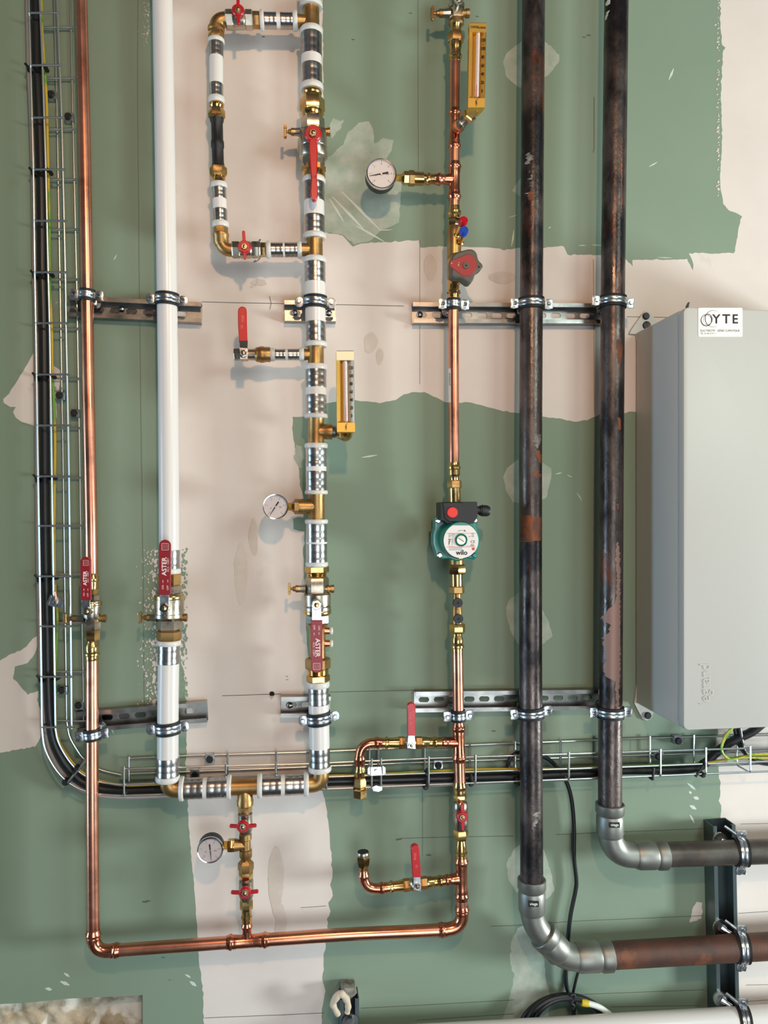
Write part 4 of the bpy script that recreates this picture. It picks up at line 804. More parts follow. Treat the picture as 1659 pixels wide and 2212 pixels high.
t = elbow('copper_elbow', 'copper elbow at the left end of the upper side branch turning down', (777, 1636), (777.5, 1605), (812, 1605), 10.3, 'copper_fit', H, 2.2)
lathed(t, 'press_end', RA, [(808, 10.8), (813, 12.6), (817, 12.6), (820, 10.8), (827, 10.5)], 'copper_fit')
RAv = Run(H, 'v', [(1600, 777.5), (1720, 777.5)]); lathed(t, 'press_end', RAv, [(1630, 10.2), (1637, 12.6), (1642, 12.6), (1645, 10.5), (1655, 10.2)], 'copper_fit')
t = thing('capped_union', 'brass capped union hanging down at the left end of the upper side branch', 'fitting', RAv.pt(1690), 'brass end caps')
lathed(t, 'press_end', RAv, [(1654, 10.3), (1661, 10.3), (1664, 12), (1668, 12), (1671, 10), (1684, 8.5)], 'brass'); lathed(t, 'union_nut', RAv, [(1680, 12), (1686, 14.5), (1698, 14.5), (1702, 9)], 'bronze', 6, 0); lathed(t, 'end_cap', RAv, [(1701, 11), (1705, 16), (1721, 16), (1722, 15)], 'brass', 6, 0)
branch(RBb, 980, 836, 871, 922, 961, None, 'lower', True)
v = thing('ball_valve', 'small brass valve with upright red lever on the lower side branch', 'valve', RBb.pt(897), 'lever ball valves')
lathed(v, 'hex_end', RBb, hexp(870, 886, 13.5), 'bronze', 6, 0); lathed(v, 'valve_body', RBb, [(885, 11), (889, 14), (906, 14), (909, 11)], 'nickel'); lathed(v, 'hex_end', RBb, hexp(907, 923, 13.5), 'bronze', 6, 0)
small_lever(v, RBb, 897, 902, 1915, [(892, 1896), (888, 1836)]+[(897+9*math.cos(a), 1834-9*math.sin(a)) for a in [math.pi*(1-k/8) for k in range(9)]]+[(907, 1850), (909.5, 1896)], [(893, 1890), (908, 1890), (910, 1926), (894, 1922)], [('PN25', 897, 1850, 7), ('CE', 900, 1872, 6)])
t = elbow('copper_elbow', 'copper elbow at the left end of the lower side branch turning up', (785.5, 1890), (786, 1919), (824, 1919), 10.3, 'copper_fit', H, 2.0)
lathed(t, 'press_end', RBb, [(820, 10.8), (823, 12.6), (827, 12.6), (829, 10.8), (837, 10.5)], 'copper_fit')
RBv = Run(H, 'v', [(1830, 784), (1900, 785.8)]); lathed(t, 'press_end', RBv, [(1902, 10.2), (1897, 10.4), (1894, 12), (1889, 12), (1886, 10.2), (1878, 10)], 'copper_fit')
t = thing('capped_union', 'brass union with dark round cap pointing up at the lower side branch', 'fitting', RBv.pt(1860), 'brass end caps')
lathed(t, 'neck', RBv, [(1879, 9), (1870, 9)], 'brass'); lathed(t, 'union_nut', RBv, [(1872, 11), (1866, 13.5), (1852, 15.5), (1848, 15)], 'brass', 6, 0); lathed(t, 'end_cap', RBv, [(1849, 13), (1846, 13.5), (1842, 13.5), (1840, 12.5)], 'nickel'); lathed(t, 'cap_face', RBv, [(1840.4, 11.8), (1839, 11.6)], 'black')
# ---------------------------------------------------------------- black pipes
def stain(par, run, r, rows, m, nm='stain', amp=1.6, lift=.35):
    rows = sorted(rows); mb = MB(); ys = []; y = rows[0][0]
    while y <= rows[-1][0]: ys.append(y); y += 3.0
    vs = []; n = 14; random.seed(int(rows[0][0]))
    for y in ys:
        for i in range(len(rows)-1):
            if y <= rows[i+1][0]: break
        f = (y-rows[i][0])/(rows[i+1][0]-rows[i][0]); a = rows[i][1]+(rows[i+1][1]-rows[i][1])*f+random.gauss(0, amp); b = rows[i][2]+(rows[i+1][2]-rows[i][2])*f+random.gauss(0, amp)
        if b < a: a = b = (a+b)/2
        c = run.pt(y); s_ = run.sc(y); X = run.o(y)
        for k in range(n+1):
            u = max(-.999, min(.999, (a+(b-a)*k/n-X)/r)); an = math.asin(u); vs.append(Vector((c.x+math.sin(an)*(r+lift)*s_, c.y-math.cos(an)*(r+lift)*s_, c.z)))
    mb.add(vs, [(j*(n+1)+k, j*(n+1)+k+1, (j+1)*(n+1)+k+1, (j+1)*(n+1)+k) for j in range(len(ys)-1) for k in range(n)])
    return part(nm, mb, m, par)
b1 = single('steel_pipe', pipe(MB(), RB1, -80, 1905, 24.6, 80, 40), 'black_pipe', 'left one of the two thick dark rusty vertical steel pipes', 'pipe', 'dark steel pipes')
b2 = single('steel_pipe', pipe(MB(), RB2, -80, 1745, 25.4, 80, 40), 'black_pipe', 'right one of the two thick dark rusty vertical steel pipes, next to the cabinet', 'pipe', 'dark steel pipes')
for rows in ([(1110, 1124, 1126), (1118, 1122.5, 1170), (1150, 1122.5, 1170), (1166, 1122.5, 1169), (1172, 1124, 1140)], [(975, 1150, 1160), (985, 1148, 1170), (1000, 1160, 1170), (1006, 1166, 1168)], [(1016, 1150, 1155), (1028, 1148, 1164), (1036, 1154, 1158)], [(424, 1138, 1142), (434, 1132, 1150), (444, 1138, 1144)]): stain(b1, RB1, 24.6, rows, 'rust', 'rust_patch', 2.2)
for rows in ([(738, 1322, 1328), (755, 1321, 1337), (775, 1322, 1335), (790, 1325, 1330)], [(905, 1324, 1330), (925, 1323, 1333), (932, 1326, 1330)], [(1088, 1321, 1325), (1100, 1322, 1327)], [(300, 1330, 1333), (440, 1330, 1334), (470, 1331, 1332)], [(560, 1326, 1329), (640, 1325, 1330), (665, 1327, 1328)]): stain(b2, RB2, 25.4, rows, 'rust', 'rust_patch', 1.1)
stain(b2, RB2, 25.4, [(1170, 1322, 1325), (1200, 1320, 1329), (1260, 1322, 1330), (1300, 1318, 1331), (1320, 1300, 1330), (1336, 1296, 1330), (1345, 1308, 1330), (1362, 1306, 1330), (1378, 1296, 1330), (1410, 1300, 1330), (1440, 1297, 1330), (1458, 1300, 1330), (1466, 1318, 1329), (1528, 1321, 1326)], 'stain', 'primer_stain', 1.3)
for rows in ([(340, 1135, 1137), (352, 1130, 1142), (366, 1129, 1136)], [(378, 1136, 1138), (405, 1140, 1143), (416, 1141, 1142)], [(940, 1145, 1160), (948, 1148, 1166), (960, 1146, 1158), (972, 1148, 1152)], [(1745, 1147, 1160), (1760, 1142, 1156), (1776, 1143, 1150)], [(425, 1130, 1134), (430, 1130, 1134)]): stain(b1, RB1, 24.6, rows, 'mortar', 'plaster_smear', 2.6)
stain(b2, RB2, 25.4, [(2, 1308, 1311), (14, 1306, 1312), (22, 1308, 1310)], 'chalk', 'plaster_smear', .8); stain(b2, RB2, 25.4, [(33, 1307, 1311), (48, 1304, 1307)], 'chalk', 'plaster_smear', .8)
def sp(r0, a, b, r):
    """socket: rim, groove, body"""
    L = b-a; return [(a, r+4.5), (a+.02*L, r+6), (a+.26*L, r+6), (a+.34*L, r+2.6), (a+.42*L, r+4.6), (a+.9*L, r+4.2), (b, r+1.5)]
e1 = thing('press_elbow', 'wide grey steel press elbow turning the right dark pipe towards the right', 'fitting', W(1318, 1850, .064), 'grey steel elbows')
s = S(1318, 1800, .064); part('elbow_body', tube(MB(), fillet([W(1317.7, 1790, .063), W(1318, 1847, .064), W(1382, 1847.5, .065)], .047, 14), 26*s, 36), 'press', e1)
part('socket', spin(MB(), RB2, sp(0, 1735, 1805, 25), 40), 'press', e1); part('socket', spin(MB(), RH1, sp(0, 1437, 1372, 25.5), 40), 'press', e1)
mb = MB(); plate(mb, [(1317, 1778), (1339, 1777.5), (1339, 1788), (1317, 1788.5)], .063+31*s+.0012, .003, 0); lb = part('name_label', mb, 'black', e1); mb = MB(); text(mb, 'viega', 1328, 1782, .063+31*s+.0016, 8.2, 0, 1.05, .2); part('lettering', mb, 'labelw', lb, ang=0)
mb = MB(); tube(mb, smooth(WP([(1343, 1742), (1346, 1737), (1350, 1741)], .075), 4), .0015, 6); part('plastic_tab', mb, 'black', e1)
e2 = thing('press_elbow', 'grey steel press elbow below the left dark pipe, upper half of a double bend', 'fitting', W(1150, 1985, .064), 'grey steel elbows')
part('elbow_body', tube(MB(), fillet([W(1148.5, 1950, .063), W(1149.5, 1995, .064), W(1187, 2035, .064)], .030, 12), 25.5*s, 36), 'press', e2)
part('socket', spin(MB(), RB1, sp(0, 1898, 1972, 24.6), 40), 'press', e2)
mb = MB(); plate(mb, [(1142, 1948), (1164, 1947.5), (1164, 1959), (1142, 1959.5)], .063+30*s+.0012, .003, 0); lb = part('name_label', mb, 'black', e2); mb = MB(); text(mb, 'viega', 1153, 1953, .063+30*s+.0016, 8.2, 0, 1.05, .2); part('lettering', mb, 'labelw', lb, ang=0)
e3 = thing('press_elbow', 'grey steel press elbow joining the rusty horizontal pipe, lower half of the double bend', 'fitting', W(1230, 2062, .065), 'grey steel elbows')
A, B = W(1172, 2018, .064), W(1211, 2060, .064); mb = MB(); cyl(mb, A, B, [(0, 30.5*s), (.03, 32*s), (.3, 32*s), (.36, 29.5*s), (.42, 30.5*s), (.9, 30*s), (1, 27*s)], 40); part('socket', mb, 'press', e3)
part('elbow_body', tube(MB(), fillet([A+(B-A)*.6, W(1217, 2069, .065), W(1270, 2067, .065)], .032, 12), 27*s, 36), 'press', e3)
part('socket', spin(MB(), RH2, sp(0, 1319, 1245, 27), 40), 'press', e3)
single('steel_pipe', pipe(MB(), RH1, 1430, 2000, 25.5, 60, 40), 'grey_pipe', 'horizontal grey steel pipe leaving the upper right elbow', 'pipe', 'dark steel pipes')
single('steel_pipe', pipe(MB(), RH2, 1312, 2000, 27.6, 60, 40), 'rusty_pipe', 'horizontal brown rusty steel pipe leaving the double bend', 'pipe', 'dark steel pipes')
white(RH3, 780, 2000, 28.5, 'thick off-white horizontal pipe crossing the bottom right corner of the frame')
# ================================================================== CLAMPS
def clamp(run, t, r, label, tilt=0, ears='round', hh=None, w=10, group='rubber-lined pipe clamps', railh=.021, rod=True, dr=None):
    x, y = run.px(t); h = run.h; s = run.sc(t); c = run.pt(t); T = (run.pt(t+10)-run.pt(t-10)).normalized()
    if run.ax == 'v': T = -T
    X = T.cross(Vector((0, -1, 0))).normalized()
    if run.ax == 'v' and X.x < 0: X = -X
    if run.ax == 'h' and X.z < 0: X = -X
    a = math.radians(tilt); T2 = (T*math.cos(a)-X*math.sin(a)*(1 if run.ax == 'v' else 1)).normalized(); X2 = (X*math.cos(a)+T*math.sin(a)).normalized()
    if dr: T2 = (T2+Vector((0, dr, 0))).normalized()
    th = thing('pipe_clamp', label, 'clamp', c, group)
    R = r*s
    def band(R0, R1, hw, m, nm, groove=False):
        pr = [(-hw, R0), (-hw, R1), (hw, R1), (hw, R0)] if not groove else [(-hw, R0), (-hw, R1*.985), (-hw*.7, R1), (-hw*.25, R1), (0, R1*.965), (hw*.25, R1), (hw*.7, R1), (hw, R1*.985), (hw, R0)]
        mb = MB(); n = 44; rs = []
        for k in range(n):
            an = 2*math.pi*k/n; N = Vector((0, -1, 0)); N = (N-T2*N.dot(T2)).normalized(); B = T2.cross(N); d = N*math.cos(an)+B*math.sin(an)
            rs.append([c+d*q+T2*p for p, q in pr])
        mb.rings(rs, cap=False, closed=True); return part(nm, mb, m, th, ang=50)
    band(R*1.0, R+3.2*s, (w+3.4)*s, 'rubber', 'rubber_lining'); band(R+3.0*s, R+5*s, w*.72*s, 'zinc', 'steel_band', True)
    for sg in (-1, 1):
        e = c+X2*sg*(R+12.5*s); mb = MB(); N = Vector((0, -1, 0)); N = (N-X2*N.dot(X2)).normalized(); Tz = X2.cross(N)
        if ears == 'round':
            o = [(-9, -7), (-4, -10.5), (4, -10.5), (8.5, -6), (9.5, 0), (8.5, 6), (4, 10.5), (-4, 10.5), (-9, 7)]
        else: o = [(-8, -9), (-1, -11), (8, -10.5), (9, -3), (7.5, 2), (9, 9), (1, 11), (-8, 9)]
        f = [e+X2*sg*u*s+Tz*v_*s+N*.0035 for u, v_ in o]; b = [q-N*.004 for q in f]; fi = [e+(q-e)*.9+N*.0006 for q in f]
        mb.rings([fi, f, b]); k = part('clamp_ear', mb, 'zinc', th, ang=30)
        mb = MB(); cyl(mb, e+N*.003, e+N*.0085, [(0, 4.6*s), (.7, 4.6*s), (1, 3.2*s)], 14); cyl(mb, e-N*.008, e-N*.0, [(0, 4.6*s), (1, 4.6*s)], 6); part('clamp_screw', mb, 'chrome', k)
    if rod:
        A = Vector((c.x, -railh+.002, c.z)); B = Vector((c.x, c.y+R, c.z)); mb = MB(); cyl(mb, A, B, [(0, .004), (1, .004)], 12); part('threaded_rod', mb, 'zinc', th)
        mb = MB(); ycyl(mb, 0, 0, 0, [(0, 1)]*2, 3) if False else None; q = MB(); cyl(q, A+Vector((0, 0, 0)), A+Vector((0, -.0016, 0)), [(0, .0145), (1, .0145)], 28); cyl(q, A, A+Vector((0, -.006, 0)), [(0, .007), (1, .007)], 6); part('washer', q, 'chrome', th)
    return th
clamp(RL, 638, 13.2, 'upper clamp on the tall left copper pipe', -4, 'sq', w=9); clamp(RW, 648, 22, 'upper clamp on the tall white plastic pipe', -3)
clamp(RM, 654, 22.3, 'upper clamp on the press-fitted riser', -1); clamp(RC, 658, 11.8, 'upper clamp on the thin copper riser', 0, 'sq', w=9)
clamp(RB1, 657, 25, 'upper clamp on the left dark steel pipe', 1, 'sq', w=9); clamp(RB2, 653, 25.8, 'upper clamp on the right dark steel pipe beside the cabinet', -2, 'sq', w=9)
clamp(RL, 1587, 13.4, 'lower clamp on the left copper pipe above the cable bend', 6, 'sq', w=9); clamp(RW, 1572, 22.8, 'lower clamp on the left white pipe', 4)
clamp(RM, 1551, 22.4, 'lower clamp on the press-fitted riser', 5); clamp(RC, 1546, 12, 'lower clamp on the thin copper riser', 1, 'sq', w=9)
clamp(RB1, 1539, 25, 'lower clamp on the left dark steel pipe', 4, 'sq', w=9); clamp(RB2, 1538, 25.8, 'lower clamp on the right dark steel pipe beside the cabinet', 0, 'sq', w=9)
def hclamp(run, t, r, label, my):
    th = clamp(run, t, r, label, 0, 'sq', w=10, rod=False, dr=-.25)
    x, y = run.px(t); mb = MB(); e = W(x-12, y-r-13, run.h-.004); cyl(mb, e+Vector((-.016, .010, .012)), e+Vector((.012, -.010, -.008)), [(0, .0032), (1, .0032)], 10); part('clamp_bolt', mb, 'zinc', th)
    mb = MB(); q = W(1557, my, .040); cyl(mb, q+Vector((0, .004, 0)), q, [(0, .0145), (1, .0145)], 30); cyl(mb, q, q+Vector((.022, -.012, -.014)), [(0, .007), (.3, .007), (.31, .005), (1, .005)], 12); part('washer', mb, 'chrome', th)
hclamp(RH1, 1600, 26, 'clamp around the upper horizontal grey pipe on the right strut', 1815); hclamp(RH2, 1601, 28, 'clamp around the rusty horizontal pipe on the right strut', 2003); hclamp(RH3, 1603, 29, 'clamp around the off-white horizontal pipe at the bottom right', 2158)
# ================================================================== GAUGES
def gauge(px, py, r, hf, hb, needle, label, ticks, stem_=None, units=('bar', 'psi')):
    th = thing('pressure_gauge', label, 'gauge', W(px, py, hf), 'round pressure gauges')
    part('gauge_case', ycyl(MB(), px, py, hf, [(hb, r*.93), (hb+.003, r*.98), (hf-.004, r*.98)], 48), 'black', th)
    mb = MB(); c = W(px, py, hf); s = S(px, py, hf); rs = []
    for k in range(48):
        a = 2*math.pi*k/48; d = Vector((math.cos(a), 0, math.sin(a))); rs.append([c+d*q*r*s+Vector((0, y, 0)) for q, y in ((.88, .003), (.90, -.0008), (.97, -.0012), (1.0, .001), (1.0, .005), (.97, .006))])
    mb.rings(rs, cap=False, closed=True); part('bezel', mb, 'chrome', th)
    mb = MB(); ycyl(mb, px, py, hf, [(hf-.006, r*.93), (hf-.003, r*.93)], 48); dl = part('dial', mb, 'dial', th)
    hd = hf-.0026; mk = MB(); n, a0, a1 = ticks
    for i in range(n+1):
        a = math.radians(a0+(a1-a0)*i/n); ca, sa = math.cos(a), -math.sin(a)
        stroke(mk, [(px+ca*r*.76, py+sa*r*.76), (px+ca*r*.83, py+sa*r*.83)], .9, hd); text(mk, str(i), px+ca*r*.64, py+sa*r*.64, hd, r*.15)
        for j in range(1, 5):
            if i < n: b = math.radians(a0+(a1-a0)*(i+j/5)/n); stroke(mk, [(px+math.cos(b)*r*.80, py-math.sin(b)*r*.80), (px+math.cos(b)*r*.83, py-math.sin(b)*r*.83)], .35, hd)
    text(mk, units[0], px+r*.4, py+r*.02, hd, r*.17); text(mk, units[1], px-r*.34, py+r*.1, hd, r*.12); part('dial_marks', mk, 'ink', dl, ang=0)
    mb = MB(); a = math.radians(needle); ca, sa = math.cos(a), -math.sin(a)
    plate(mb, [(px-ca*r*.45-sa*r*.055, py-sa*r*.45+ca*r*.055), (px-ca*r*.45+sa*r*.055, py-sa*r*.45-ca*r*.055), (px+ca*r*.78+sa*.3, py+sa*r*.78-ca*.3), (px+ca*r*.78-sa*.3, py+sa*r*.78+ca*.3)], hf-.0012, .0005, 0)
    part('needle', mb, 'ink', th); part('needle_hub', ycyl(MB(), px, py, hf, [(hf-.002, 2.2), (hf-.0006, 2)], 14), 'nickel', th)
    part('glass', ycyl(MB(), px, py, hf, [(hf-.0005, r*.93), (hf+.0003, r*.93)], 48), 'glass', th); return th
g1 = gauge(824, 375, 33.5, .088, .062, 190, 'largest round pressure gauge, beside the upper end of the thin copper riser', (6, 225, -45))
mb = MB(); A, B = W(846, 384, H+.002), W(868, 384.5, H); cyl(mb, A, B, [(0, .0068), (1, .0068)], 4, math.pi/4*0); part('square_stem', mb, 'gold', g1, ang=20)
g2 = gauge(595, 1094.5, 27.8, .086, .062, 237, 'round pressure gauge left of the main riser at mid height', (5, 225, -45))
mb = MB(); cyl(mb, W(612, 1094.5, H+.002), W(631, 1094.5, H), [(0, .0068), (1, .0068)], 4); part('square_stem', mb, 'gold', g2, ang=20)
g3 = gauge(454, 1837, 28, .088, .062, 276, 'lowest round pressure gauge left of the two small wing valves', (5, 225, -45))
mb = MB(); cyl(mb, W(474, 1826, H+.002), W(493, 1826, H), [(0, .0078), (1, .0078)], 4); part('square_stem', mb, 'gold', g3, ang=20)
# ================================================================== THERMOMETERS
def thermo(x0t, x1t, x0b, x1b, yt, yb, hf, label, right, brand=None, mercury=.2, topm='gold'):
    th = thing('thermometer', label, 'thermometer', W((x0b+x1b)/2, yb, hf), 'golden angle thermometers')
    def X(y, f): a = x0t+(x0b-x0t)*(y-yt)/(yb-yt); b = x1t+(x1b-x1t)*(y-yt)/(yb-yt); return a+(b-a)*f
    y0, y1 = yt+21, yb-20; dv = .010; dp = .030
    prof = [(0, 0), (.36, dv), (.64, dv), (1, 0), (1, .012), (.85, dp), (.15, dp), (0, .012)]
    def sec(y, pr): return [W(X(y, f), y, hf)+Vector((0, d, 0)) for f, d in pr]
    mb = MB(); a, b = sec(y0, prof), sec(y1, prof); n = len(prof)
    mb.add(a+b, [(i, (i+1) % n, n+(i+1) % n, n+i) for i in range(n) if i != 2]); part('case', mb, 'gold', th, ang=15)
    solid = [(0, 0), (1, 0), (1, .012), (.85, dp), (.15, dp), (0, .012)]
    mb = MB(); mb.rings([sec(yt, [(f*.96+.02, d+.001) for f, d in solid]), sec(yt+2, solid), sec(y0, solid)]); tb = part('top_block', mb, topm, th, ang=15)
    mb = MB(); mb.rings([sec(y1, solid), sec(yb, solid)]); bb = part('bottom_block', mb, 'gold', th, ang=15)
    mb = MB(); flat(mb, [(X(y0+1, .655), y0+1), (X(y0+1, .995), y0+1), (X(y1, .995), y1), (X(y1, .655), y1)], hf)
    mb = MB()
    def hs(x, y): f = (x-X(y, 0))/(X(y, 1)-X(y, 0)); return hf-dv*max(0, min(1, (1-f)/.36)) if f > .5 else hf-dv
    c4 = [(X(y0, .645), y0), (X(y0, .99), y0), (X(y1, .99), y1), (X(y1, .645), y1)]
    mb.add([W(x, y, hs(x, y)+.0003) for x, y in c4], [(0, 1, 2, 3)]); scl = part('scale_plate', mb, right, th, ang=0)
    mb = MB(); L = y1-y0
    for k, s in enumerate(('120', '100', '80', '60', '40', '20', '0')):
        y = y0+L*(.125+.128*k); text(mb, s, X(y, .82), y, lambda x: hs(x, y)+.0007, 10.5, 0, .62, .18)
    text(mb, 'C', X(y0, .82), y0+L*.19, lambda x: hs(x, y0+L*.19)+.0007, 5)
    part('numerals', mb, 'ink', scl, ang=0)
    r_ = .0042; A, B = W(X(y0, .5), y0+1, hf-.007), W(X(y1, .5), y1-1, hf-.007); part('slot_back', MB().add(sec(y0, [(.36, dv+.0005), (.64, dv+.0005)])+sec(y1, [(.64, dv+.0005), (.36, dv+.0005)]), [(0, 1, 2, 3)]), 'wheel', th)
    tb_ = part('glass_tube', cyl(MB(), A, B, [(0, r_*.5), (.02, r_), (.98, r_), (1, r_*.6)], 20), 'tube', th)
    mb = MB(); yy = y1-mercury*L; stroke(mb, [(X(y1, .5), y1), (X(yy, .5), yy)], .9, hf-.0024)
    for k in range(1, 27): y = y0+L*(k/28+.02); stroke(mb, [(X(y, .5)-(2.4 if k % 4 == 0 else 1.2), y), (X(y, .5)+(2.4 if k % 4 == 0 else 1.2), y)], .35, hf-.0024)
    part('liquid_column', mb, 'inkred', tb_, ang=0)
    mb = MB(); cx, cy = X(yb, .5), yb-10; stroke(mb, [(cx-1.5, cy+5), (cx-1.5, cy-5)], .7, hf+.0004); stroke(mb, [(cx+1.5, cy+5), (cx+1.5, cy-3)], .7, hf+.0004); stroke(mb, [(cx-1.5, cy+5), (cx, cy+6.5), (cx+1.5, cy+5)], .7, hf+.0004); stroke(mb, [(cx, cy-6), (cx+3, cy-8)], 1.4, hf+.0004); stroke(mb, [(cx, cy-5), (cx, cy+3)], 1.4, hf+.0004); part('emblem', mb, 'ink', bb, ang=0)
    if brand: mb = MB(); text(mb, brand, X(yt+11, .52), yt+11, hf+.0004, 6.4, -5, .84, .2); part('lettering', mb, 'ink', tb, ang=0)
    return th
t1 = thermo(1014.5, 1051, 1011, 1047, 48, 232, .135, 'upper golden thermometer with dark brand print on a slanting connector', 'gold', 'CASTELLANO')
mb = MB(); c0 = W(1029, 231, .12); cyl(mb, W(992, 270, H+.026), W(1010, 254, .098), [(0, .0095), (.25, .0095), (.3, .011), (.5, .0095), (1, .0095)], 20); part('connector', mb, 'nickel', t1)
mb = MB(); cyl(mb, W(1010, 254, .096), c0, [(0, .013), (.3, .013), (.35, .0105), (1, .010)], 6); part('connector_nut', mb, 'brass', t1, ang=20)
t2 = thermo(726.5, 764, 728, 767, 757, 933, .135, 'lower golden thermometer with light scale and glare-painted top block beside the main riser', 'goldw', None, .25, 'goldw')
mb = MB(); q = [W(738, 936, H), W(745, 937, H+.01), W(746, 938, .10), W(746, 926, .112)]; tube(mb, smooth(q, 6), .0125, 24); cyl(mb, W(727, 932.5, H), W(740, 935, H), [(0, .010), (1, .0125)], 20); part('connector', mb, 'brass', t2)
# ================================================================== CABLE TRAY
def XF(x, y, h=.048): return W(x, y, h)
R2 = .0019
vy = [28, 141, 254, 366, 477, 588, 698, 809, 919, 1029, 1136, 1245, 1353, 1462, 1571]
def lx(tab, y):
    tab = sorted(tab)
    for i in range(len(tab)-1):
        if y <= tab[i+1][0] or i == len(tab)-2: a, b = tab[i], tab[i+1]; return a[1]+(b[1]-a[1])*(y-a[0])/(b[0]-a[0])
FR = [(-60, 121), (0, 123), (250, 133), (590, 141), (700, 142.5), (1000, 149), (1350, 153), (1571, 155)]       # front free edge
FC = [(-60, 84), (0, 86), (141, 92), (366, 99), (590, 104), (700, 107), (1000, 112), (1350, 117), (1571, 120)]   # front, over cable
FB = [(-60, 60), (0, 62), (141, 66), (366, 72), (590, 75), (700, 77), (1000, 82), (1350, 88), (1571, 91)]        # front base corner
BE = [(-60, 150), (0, 152), (250, 157), (590, 165), (700, 167), (1000, 172), (1350, 177), (1571, 181)]           # wall free edge
BM = [(-60, 114), (0, 116), (250, 123), (590, 129), (700, 131), (1000, 136), (1350, 141), (1571, 144)]
BB = [(-60, 78), (0, 80), (250, 87), (590, 93), (700, 95), (1000, 100), (1350, 105), (1571, 108)]
def wall_y(y): return CY+(y-CY)*(D-.048)/(D-.006)
vt = thing('cable_tray', 'vertical galvanised wire basket tray at the left edge holding the black cable', 'cable tray', W(130, 1571, .02), 'wire cable trays')
for tab, h in ((FR, .048), (FC, .048), (FB, .048), (BE, .006), (BM, .006), (BB, .006)):
    part('long_wire', tube(MB(), [W(lx(tab, y), y, h) for y in range(-60, 1576, 60)]+[W(lx(tab, 1574), 1574 if h > .02 else 1556, h)], R2, 8), 'wire', vt)
for y in [-84]+vy:
    yw = wall_y(y); pts = [W(lx(BE, yw)+6, yw, .0095), W(lx(BB, yw)-2, yw, .0095), W(lx(FB, y)-2, y, .0515), W(lx(FR, y)+5, y, .0515)]
    part('cross_wire', tube(MB(), fillet(pts, .006, 5), R2, 8), 'wire', vt)
# bend + horizontal tray
hx = [268, 378, 488, 596, 705, 803, 823, 926, 1027, 1127, 1229, 1328, 1427, 1525, 1621, 1720]
HT = [(260, 1661), (400, 1657), (660, 1650), (930, 1638), (1345, 1625), (1659, 1615), (1900, 1608)]
HC = [(260, 1695), (720, 1678), (930, 1670), (1345, 1657), (1659, 1645), (1900, 1637)]
HBt = [(260, 1719), (720, 1704), (930, 1695), (1345, 1679), (1659, 1666), (1900, 1658)]
WT = [(276, 1639), (390, 1633), (660, 1625), (1100, 1606), (1400, 1595), (1659, 1588), (1900, 1581)]
WM = [(276, 1672), (430, 1666), (660, 1657), (930, 1646), (1345, 1633), (1659, 1623), (1900, 1616)]
WB = [(276, 1700), (660, 1688), (930, 1676), (1345, 1661), (1659, 1649), (1900, 1641)]
ht = thing('cable_tray', 'horizontal galvanised wire basket tray running along the bottom to the cabinet', 'cable tray', W(960, 1680, .02), 'wire cable trays')
for tab, h in ((HT, .048), (HC, .048), (HBt, .048), (WT, .006), (WM, .006), (WB, .006)):
    part('long_wire', tube(MB(), [W(x, lx(tab, x), h) for x in range(int(tab[0][0]), 1901, 60)], R2, 8), 'wire', ht)
vpx = CX-FPX*math.tan(YAW)
for x in hx:
    xw = vpx+(x-vpx)*(D-.048)/(D-.006); pts = [W(xw, lx(WT, xw)-5, .0095), W(xw, lx(WB, xw)+2, .0095), W(x, lx(HBt, x)+2, .0515), W(x, lx(HT, x)-5, .0515)]
    part('cross_wire', tube(MB(), fillet(pts, .006, 5), R2, 8), 'wire', ht)
mb = MB(); plate(mb, [(800, 1657), (824, 1656), (826, 1675), (801, 1676)], .054, .003, .6); ycyl(mb, 813, 1666, .056, [(.05, 4.5), (.058, 4)], 12); plate(mb, [(794, 1660), (799, 1655), (800, 1674), (794, 1672)], .056, .012, .4); plate(mb, [(826, 1654), (833, 1658), (833, 1672), (827, 1675)], .056, .012, .4)
part('splice_clip', mb, 'zinc', ht); mb = MB(); plate(mb, [(803, 1701), (812, 1696), (826, 1700), (826, 1707), (818, 1711), (806, 1709)], .054, .01, .5); part('splice_clip', mb, 'zinc', ht)
bt = thing('cable_tray', 'curved wire basket piece at the lower left bend, crossed by one tied rung', 'cable tray', W(160, 1680, .02), 'wire cable trays')
for l, h in (([(144, 1556), (150, 1590), (165, 1618), (182, 1640), (215, 1662), (262, 1674)], .006), ([(120, 1574), (127, 1605), (148, 1642), (175, 1670), (212, 1688), (262, 1695)], .048), ([(91, 1574), (98, 1620), (125, 1668), (160, 1698), (205, 1714), (262, 1719)], .048), ([(108, 1558), (116, 1610), (140, 1655), (180, 1688), (270, 1702)], .006)):
    part('long_wire', tube(MB(), smooth(WP(l, h), 6), R2, 8), 'wire', bt)
part('cross_wire', tube(MB(), fillet([W(188, 1636, .0095), W(150, 1675, .0095), W(144, 1693, .0515), W(185, 1645, .0515)], .006, 5), R2, 8), 'wire', bt)
